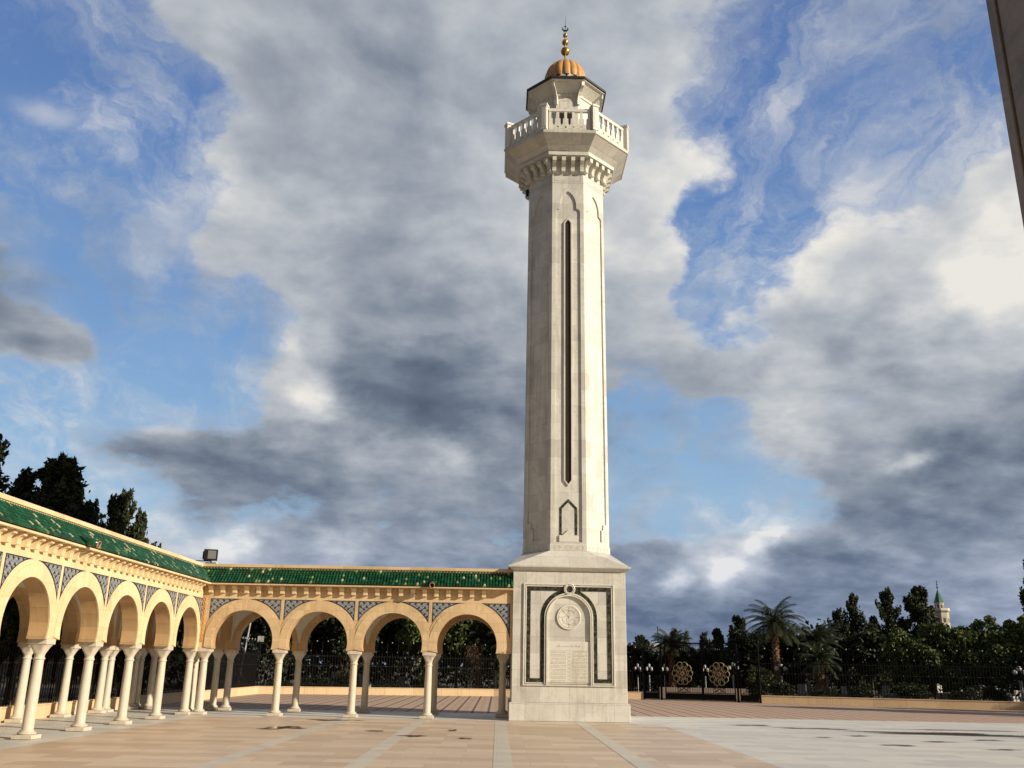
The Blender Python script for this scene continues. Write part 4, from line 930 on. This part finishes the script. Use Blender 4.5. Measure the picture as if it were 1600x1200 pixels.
def tree(name, kind, x, y, H, R, label, cat, grp, matl, seed, **kw):
    key = (kind, matl.name, seed)
    H0, R0 = {'con': (8., 1.5), 'bro': (5., 2.), 'bsh': (3., 1.6)}[kind]
    if key not in PROT:
        r = empty(name); mb = conifer(H0, R0, seed, **kw) if kind == 'con' else broad(H0, R0, seed, **{**dict(base=.22 if kind == 'bro' else .04), **kw})
        mb.build('crown', matl, r, recalc=False)
        trunkmesh(H0, .13 if kind == 'con' else .11, seed, 5, R0).build('trunk', BARK, r, 50)
        PROT[key] = r
    else: r = copytree(PROT[key]); r.name = name
    r.location = (x, y, -.02); r.scale = (R/R0, R/R0, H/H0); r.rotation_euler.z = (x*1.7+y*.9) % 6.28
    tag(r, label, cat, grp); return r
def palm(x, y, zt, R, seed, label, nf=48, droop=1.12, lean=0., young=False):
    rng = random.Random(seed); r = tag(empty('palm_tree', (x, y, -.02)), label, 'palm tree', 'palms behind the fence')
    th = max(zt-R*.84, .5); tr = MB(); pts = [(lean*(k/8)**1.5, 0, th*k/8) for k in range(9)]
    tr.tube(pts, [.20-.03*(k/8)+(.015 if k % 2 else 0) for k in range(9)], 12)
    for k in range(int(th/.16)):
        z = .1+k*.16
        for q in range(7):
            a = q*2*pi/7+k*.45; tr.tube([(lean*(z/th)**1.5+.15*cos(a), .15*sin(a), z), (lean*(z/th)**1.5+.26*cos(a), .26*sin(a), z+.12)], [.05, .02], 4)
    tr.build('trunk', PBARK, r, 50)
    mb = MB()
    for i in range(nf):
        a = i*2.399+rng.uniform(-.2, .2); e0 = radians(84-104*(i/nf)**.85*droop+rng.uniform(-6, 6)); L = R*rng.uniform(.9, 1.12); n = 24
        p = Vector((lean, 0, th)); e = e0; rib = []
        for k in range(n+1):
            rib.append(p.copy()); h = Vector((cos(a)*cos(e), sin(a)*cos(e), sin(e))); p = p+h*(L/n); e -= radians(1.9+2.4*k/n)*(1.1 if e0 > 0 else .6)
        side = Vector((-sin(a), cos(a), 0))
        mb.tube(rib[::4], [.03, .025, .02, .016, .012, .008, .004], 4, False)
        for k in range(3, n):
            t = k/n; ll = L*.265*sin(pi*(.12+.80*t))**.7; q = rib[k]; f = (rib[min(k+1, n)]-rib[k-1]).normalized(); up = side.cross(f)
            for sg in (-1, 1):
                d = (side*sg*.75+f*.62+up*(.22*(1 if f.z > -.5 else .5))+Vector((0, 0, -.18))).normalized(); wv_ = f*.024
                tip = q+d*ll*rng.uniform(.85, 1.1); mb.poly([tuple(q-wv_), tuple(q+wv_), tuple(q+d*ll*.6+wv_*.6), tuple(tip), tuple(q+d*ll*.55-wv_*.8)])
    mb.build('crown', PALM, r, recalc=False)
    dk_ = MB()
    for i in range(14):              # dry fronds hanging against the trunk
        a = i*2.399+.4; L = R*.5*rng.uniform(.6, 1.); o_ = Vector((lean+.22*cos(a), .22*sin(a), th-.05)); t_ = o_+Vector((cos(a)*L*.3, sin(a)*L*.3, -L))
        sd = Vector((-sin(a), cos(a), 0))*.09; m_ = (o_+t_)/2+Vector((cos(a), sin(a), .3))*.12; dk_.poly([tuple(o_-sd*.3), tuple(m_-sd), tuple(t_), tuple(m_+sd), tuple(o_+sd*.3)])
    dk_.build('dry_fronds', DEAD, r, recalc=False); return r

G1 = 'tall conifers behind the left arcade'
tree('conifer_tree', 'con', -21.8, 45, 10.9, 2.5, 'tallest broad dark conifer with a spiky top above the left arcade roof', 'conifer', G1, CYP, 1, n=12000)
tree('conifer_tree', 'con', -23.9, 45.3, 10.3, 1.9, 'narrower dark conifer left of the tallest one above the left roof', 'conifer', G1, CYP, 2, n=10000)
tree('conifer_tree', 'con', -25.8, 44.5, 12.1, 2.1, 'dark conifer cut by the left edge of the view', 'conifer', G1, CYP, 2)
tree('conifer_tree', 'con', -20.7, 45.4, 8.9, 1.2, 'lower dark conifer leaning against the right of the tallest one', 'conifer', G1, CYP, 3, n=9000, lean=.4)
tree('conifer_tree', 'con', -18.8, 45, 9.35, 1.5, 'isolated black conifer with a side branch sticking out, right of the tall group', 'conifer', G1, CYP, 4, n=9000, ragged=1.5, lean=-.2)
tree('conifer_tree', 'con', -17.9, 45.6, 8.5, .9, 'thin side top just right of the isolated black conifer', 'conifer', G1, CYP, 3)
tree('conifer_tree', 'con', -17.75, 46, 7.2, 1.0, 'small conifer tip showing just over the left parapet', 'conifer', G1, CYP, 2)
tree('conifer_tree', 'con', -16.9, 46, 6.85, .95, 'last low conifer tip over the parapet before the floodlight', 'conifer', G1, CYP, 4)
G2 = 'dark trees behind the iron fence'
k = 0
desc = ['first', 'second', 'third', 'fourth', 'fifth', 'sixth', 'seventh', 'eighth', 'ninth', 'tenth', 'eleventh', 'twelfth']
for i, (x, y, H, R) in enumerate([(-16, 50, 5.5, 2.4), (-16.2, 45.5, 5.8, 2.4), (-16.0, 41, 5.4, 2.5), (-16.3, 36.5, 5.6, 2.5), (-16.1, 32, 5.8, 2.5), (-16.2, 27.5, 5.5, 2.5), (-16.3, 23, 5.5, 2.5), (-16.4, 18.5, 5.6, 2.6)]):
    tree('leafy_tree', 'bro', x, y, H, R, desc[i].capitalize()+' dark tree from the far corner along the fence behind the left arcade', 'tree', G2, DRKB, 11+i % 3, n=7500)
for i, (x, y, H, R) in enumerate([(-13.4, 57.5, 5.6, 2.0), (-11.6, 60, 6.8, 2.2), (-9.3, 58.5, 5.3, 2.0), (-7.0, 60.5, 5.9, 2.1), (-4.6, 58.7, 5.2, 1.9), (-2.6, 60, 6.0, 2.2), (.8, 58.5, 5.4, 2.1), (3.4, 61, 5.2, 2.2)]):
    tree('leafy_tree', 'bro', x, y, H, R, desc[i].capitalize()+' dark tree from the left seen through the back arcade behind the fence', 'tree', G2, BUSH if i in (4, 5) else DRKB, 11+i % 3, n=7500)
tree('dry_shrub', 'bro', -1.6, 57.6, 3.3, .55, 'reddish dry shrub seen through the last arch beside the tower', 'shrub', 'dry shrubs', DEAD, 31, n=3000)
# right side: dark mass behind gate and fence
for i, (x, y, H, R) in enumerate([(6.2, 60, 3.2, 1.8), (9.2, 62, 3.0, 1.7), (11.6, 61, 3.2, 1.8), (13.9, 60.5, 3.4, 1.8), (16.2, 60.6, 4.3, 1.9), (18.6, 60.8, 4.5, 1.9), (20.9, 60.8, 4.6, 2.0), (23.3, 59.2, 4.4, 2.0)]):
    tree('leafy_tree', 'bro', x, y, H, R, desc[i].capitalize()+' low dark tree counted rightward from the tower behind the gate and fence', 'tree', 'low trees behind the gate', DRKB, 11+i % 3)
for i, (x, y, H, R) in enumerate([(24.2, 55.5, 4.3, 1.9), (26.2, 54.8, 4.9, 2.1), (28.2, 54.0, 4.8, 2.0), (30.0, 53.2, 5.0, 2.0), (31.9, 52.2, 4.9, 2.1), (33.8, 51.0, 4.8, 2.2)]):
    tree('broad_bush', 'bro', x, y, H, R, desc[i].capitalize()+' bright green bushy tree from the left in the sunlit row at the right', 'tree', 'sunlit bushy trees at the right', BUSH, 21+i % 3, n=9000, base=.10)
G3 = 'cypresses behind the right fence'
for x, y, H, R, s_, lb in [(16.4, 64, 5.1, 1.05, 2, 'dark cypress standing just left of the tallest palm'), (15.2, 65, 4.3, .9, 1, 'small dark cypress above the right rosette'), (13.9, 64, 4.0, .6, 3, 'lowest thin cypress between the two rosettes and the palm'),
                        (18.5, 62, 4.9, 1.2, 2, 'dark cypress right behind the trunk of the tallest palm'), (22.9, 63, 5.6, .9, 4, 'leftmost knobbly cypress of the group before the distant minaret'), (24.2, 63.5, 6.6, 1.0, 3, 'forked knobbly cypress second in the group before the distant minaret'),
                        (25.2, 63, 5.2, .8, 1, 'short cypress between the forked one and the ragged one'), (26.5, 63.5, 7.0, 1.0, 4, 'ragged narrow cypress third highest at the right'), (28.6, 63.5, 7.2, 1.7, 1, 'broad dark cypress immediately left of the distant minaret'),
                        (29.6, 64.5, 5.8, 1.0, 2, 'low cypress shoulder touching the distant minaret'), (36.7, 62.5, 9.4, 1.6, 2, 'tall dark cypress cut by the right edge of the view'), (9.9, 66, 3.8, 1.2, 3, 'dark cypress under the left palm beside the white dome')]:
    tree('cypress_tree', 'con', x, y, H, R, lb, 'cypress', G3, CYP, s_)
tree('dry_shrub', 'con', 12.4, 66, 4.3, .75, 'yellowish dry conifer top left of the dark one above the left rosette', 'conifer', 'dry shrubs', DEAD, 32, n=3500)
tree('dry_shrub', 'con', 13.3, 66.5, 4.2, .5, 'smaller half dry conifer top right beside the yellowish one', 'conifer', 'dry shrubs', LITB, 32, n=3500)
tree('light_bush', 'bsh', 15.75, 57.2, 2.05, .95, 'pale green rounded bush behind the right end of the gate', 'bush', None, LITB, 33, n=4500)
palm(16.95, 57.6, 6.2, 2.0, 1, 'tallest palm with a full dark crown on a brown trunk right of the gate')
palm(11.0, 60, 4.3, 1.55, 2, 'bushy palm crown over the left part of the gate', 44, .8)
palm(8.6, 62, 3.45, 1.1, 3, 'small palm half hidden by the tower edge', 34, .8)
palm(19.75, 58.5, 5.0, 1.9, 4, 'second palm with arching pale fronds right of the tallest one', 42)
palm(19.2, 56.4, 3.7, 1.6, 5, 'low palm in front of the second one with drooping fronds', 34)
palm(1.05, 57.5, 4.4, 2.0, 6, 'palm seen through the last arch beside the tower', 34)
palm(-1.2, 58.6, 4.4, 1.3, 7, 'palm with a reddish trunk seen through the last arch', 30)

# shade trees beyond the right edge of the view: their shadow falls on the wall and paving
for i, (x, y, H, R) in enumerate([(40.5, 33.9, 11.5, 2.3), (42.5, 36.6, 9.6, 2.2), (45.5, 39.2, 10.4, 2.2), (43.5, 32.2, 11.5, 2.4), (47.5, 41.5, 10, 1.6)]):
    tree('cypress_tree', 'con', x, y, H, R, desc[i].capitalize()+' cypress outside the view at the right whose shadow falls on the low wall', 'cypress', 'cypresses outside the view', CYP, 1+i)

# white tombs glimpsed under the trees
tp = None; spots = [(-12, 60), (-10.3, 61.5), (-8.2, 60.4), (-6.1, 62), (-3.6, 61), (-5, 64), (-9.5, 64), (18.5, 57.2), (21.5, 58), (25.5, 59), (27.2, 57.6), (28.8, 58.8), (30.4, 56.8), (31.8, 57.6), (33.2, 55.6), (20.1, 60), (23.7, 57.2), (34.8, 56)]
for i, (x, y) in enumerate(spots):
    if tp is None:
        tp = tag(empty('white_tomb'), cat='tomb'); MB().box((-.5, -.9, 0), (.5, .9, .45)).box((-.42, -.82, .451), (.42, .82, .60)).build('slab', TOMB, tp, bevel=.02)
        MB().box((-.4, .83, .0), (.4, .98, 1.1)).build('headstone', TOMB, tp, bevel=.03); o = tp
    else: o = copytree(tp)
    o.location = (x, y, -.02); o.rotation_euler.z = (i*.37) % .8; o.scale = (.6, .6, .7+(i*.31) % .4)
    side = 'seen through the back arcade' if x < 5 else 'right of the gate'
    tag(o, f'{desc[i] if i < 7 else desc[i-7]} small whitewashed block from the left glimpsed under the trees {side}', 'tomb', 'white tombs under the trees')
for i, (x, y) in enumerate([(-12.3, 54.2), (-10.4, 54.8), (-8.9, 55.4), (-6.4, 55.7), (-4.3, 56.2), (15.8, 53.0), (18.2, 53.4), (20.4, 53.6), (22.7, 52.2), (25.3, 51.6), (27.0, 51.8), (29.2, 50.4), (31.3, 49.8)]):
    side = 'seen through the back arcade' if x < 5 else 'right of the gate'
    tree('low_shrub', 'bsh', x, y, .8+.5*((i*.37) % 1), .7+.35*((i*.61) % 1), f'{desc[i] if i < 5 else desc[i-5]} low shrub from the left close behind the fence {side}', 'shrub', 'low shrubs behind the fence', DRKB, 41, n=1800)
# white leaning pole and small board beyond the far corner of the fence
tag(MB().tube([(-14.36, 53, -.02), (-14.1, 53, 2.4), (-13.9, 53, 4.4)], .045, 8).build('white_pole', TOMB), 'thin white leaning pole seen through the first arch of the back arcade', 'pole')
bd = tag(empty('white_board', (-13.45, 53.6, 0)), 'small white square board on a post behind the fence in the first arch', 'board')
MB().box((-.17, -.02, 2.75), (.17, .02, 3.05)).build('board', TOMB, bd); MB().tube([(0, .05, 0), (0, .05, 3.0)], .03, 6).build('post', IRON, bd)
# low wall far behind the gate
lw = MB().box((0, 0, 0), (5.2, .3, .62)).build('far_wall', two('pink_render', (.26, .19, .15), (.20, .15, .12), 3, .9), bevel=.01); lw.location = (9.7, 57.2, 0); lw.rotation_euler.z = -.1
tag(lw, 'low pinkish wall seen through the bars of the gate', 'wall')

# far white dome and far minaret
dmn = tag(empty('white_dome', (24.9, 150, 0)), 'small far white dome with a thin spike beside the left palm', 'dome')
MB().lathe((0, 0, 0), [(2.6, 0), (2.6, 3.4), (2.4, 4.2), (1.8, 5.0), (1.0, 5.5), (.2, 5.75)], 20).build('dome', TOMB, dmn, 50)
MB().tube([(.5, 0, 5.4), (.5, 0, 8.2)], .07, 6).build('spike', IRON, dmn)
fm = tag(empty('distant_minaret', (94.9, 200, 0), .25), 'small distant cream minaret with balcony and green pointed roof above the trees', 'minaret')
MB().lathe((0, 0, 0), [(1.85, 0), (1.7, 14.2), (1.75, 14.3), (2.05, 14.6), (2.05, 14.8)], 8, .2).build('shaft', FARS, fm)
MB().lathe((0, 0, 0), [(2.0, 14.801), (2.0, 15.15), (1.9, 15.15), (1.9, 14.81)], 8, .2).build('balcony', MARP, fm)
ln = MB().lathe((0, 0, 0), [(1.0, 14.811), (.96, 16.2), (1.05, 16.3), (1.0, 16.4)], 8, .2).build('lantern', FARS, fm)
oz = MB()
for k_ in range(8):
    a = .2+pi/8+k_*pi/4
    for z0, z1, rr_, w_ in ((15.1, 15.9, .945, .15), (12.2, 13.1, 1.66, .22)):
        c_, s_ = cos(a)*rr_*.985, sin(a)*rr_*.985; tx, ty = -sin(a)*w_, cos(a)*w_
        oz.poly([(c_-tx, s_-ty, z0), (c_+tx, s_+ty, z0), (c_+tx, s_+ty, z1), (c_-tx, s_-ty, z1)])
oz.build('openings', SLIT, fm, recalc=False)
MB().lathe((0, 0, 0), [(1.05, 16.401), (.05, 19.2)], 8, .2).build('green_roof', two('green_roof', (.03, .14, .06), (.02, .10, .05), 2, .4), fm)
MB().tube([(0, 0, 19.1), (0, 0, 21.0)], .07, 6).lathe((0, 0, 19.6), [(.02, -.22), (.22, 0), (.02, .22)], 8).lathe((0, 0, 20.2), [(.02, -.16), (.16, 0), (.02, .16)], 8).build('finial', IRON, fm)
# far-off wood closing the horizon
rng = np.random.default_rng(77); mb = MB(); P = []
for k in range(150):
    x = -80+k*1.6+rng.uniform(-1, 1); y = (64 if x < 5 else 74)+rng.uniform(0, 10); hh = rng.uniform(2.8, 4.3) if 5 < x < 22 else rng.uniform(4.5, 6.5)
    P.append(lump((x, y, hh*.5), hh*.52, 900, rng, .95))
leaves(mb, np.concatenate(P), .26, rng, .3); tag(mb.build('far_wood', DRKB, recalc=False), 'dark wood closing the horizon behind the nearer trees', 'wood', kind='stuff')
for o in list(bpy.data.objects):
    if o.get('kind') == 'structure' and 'label' in o: del o['label']
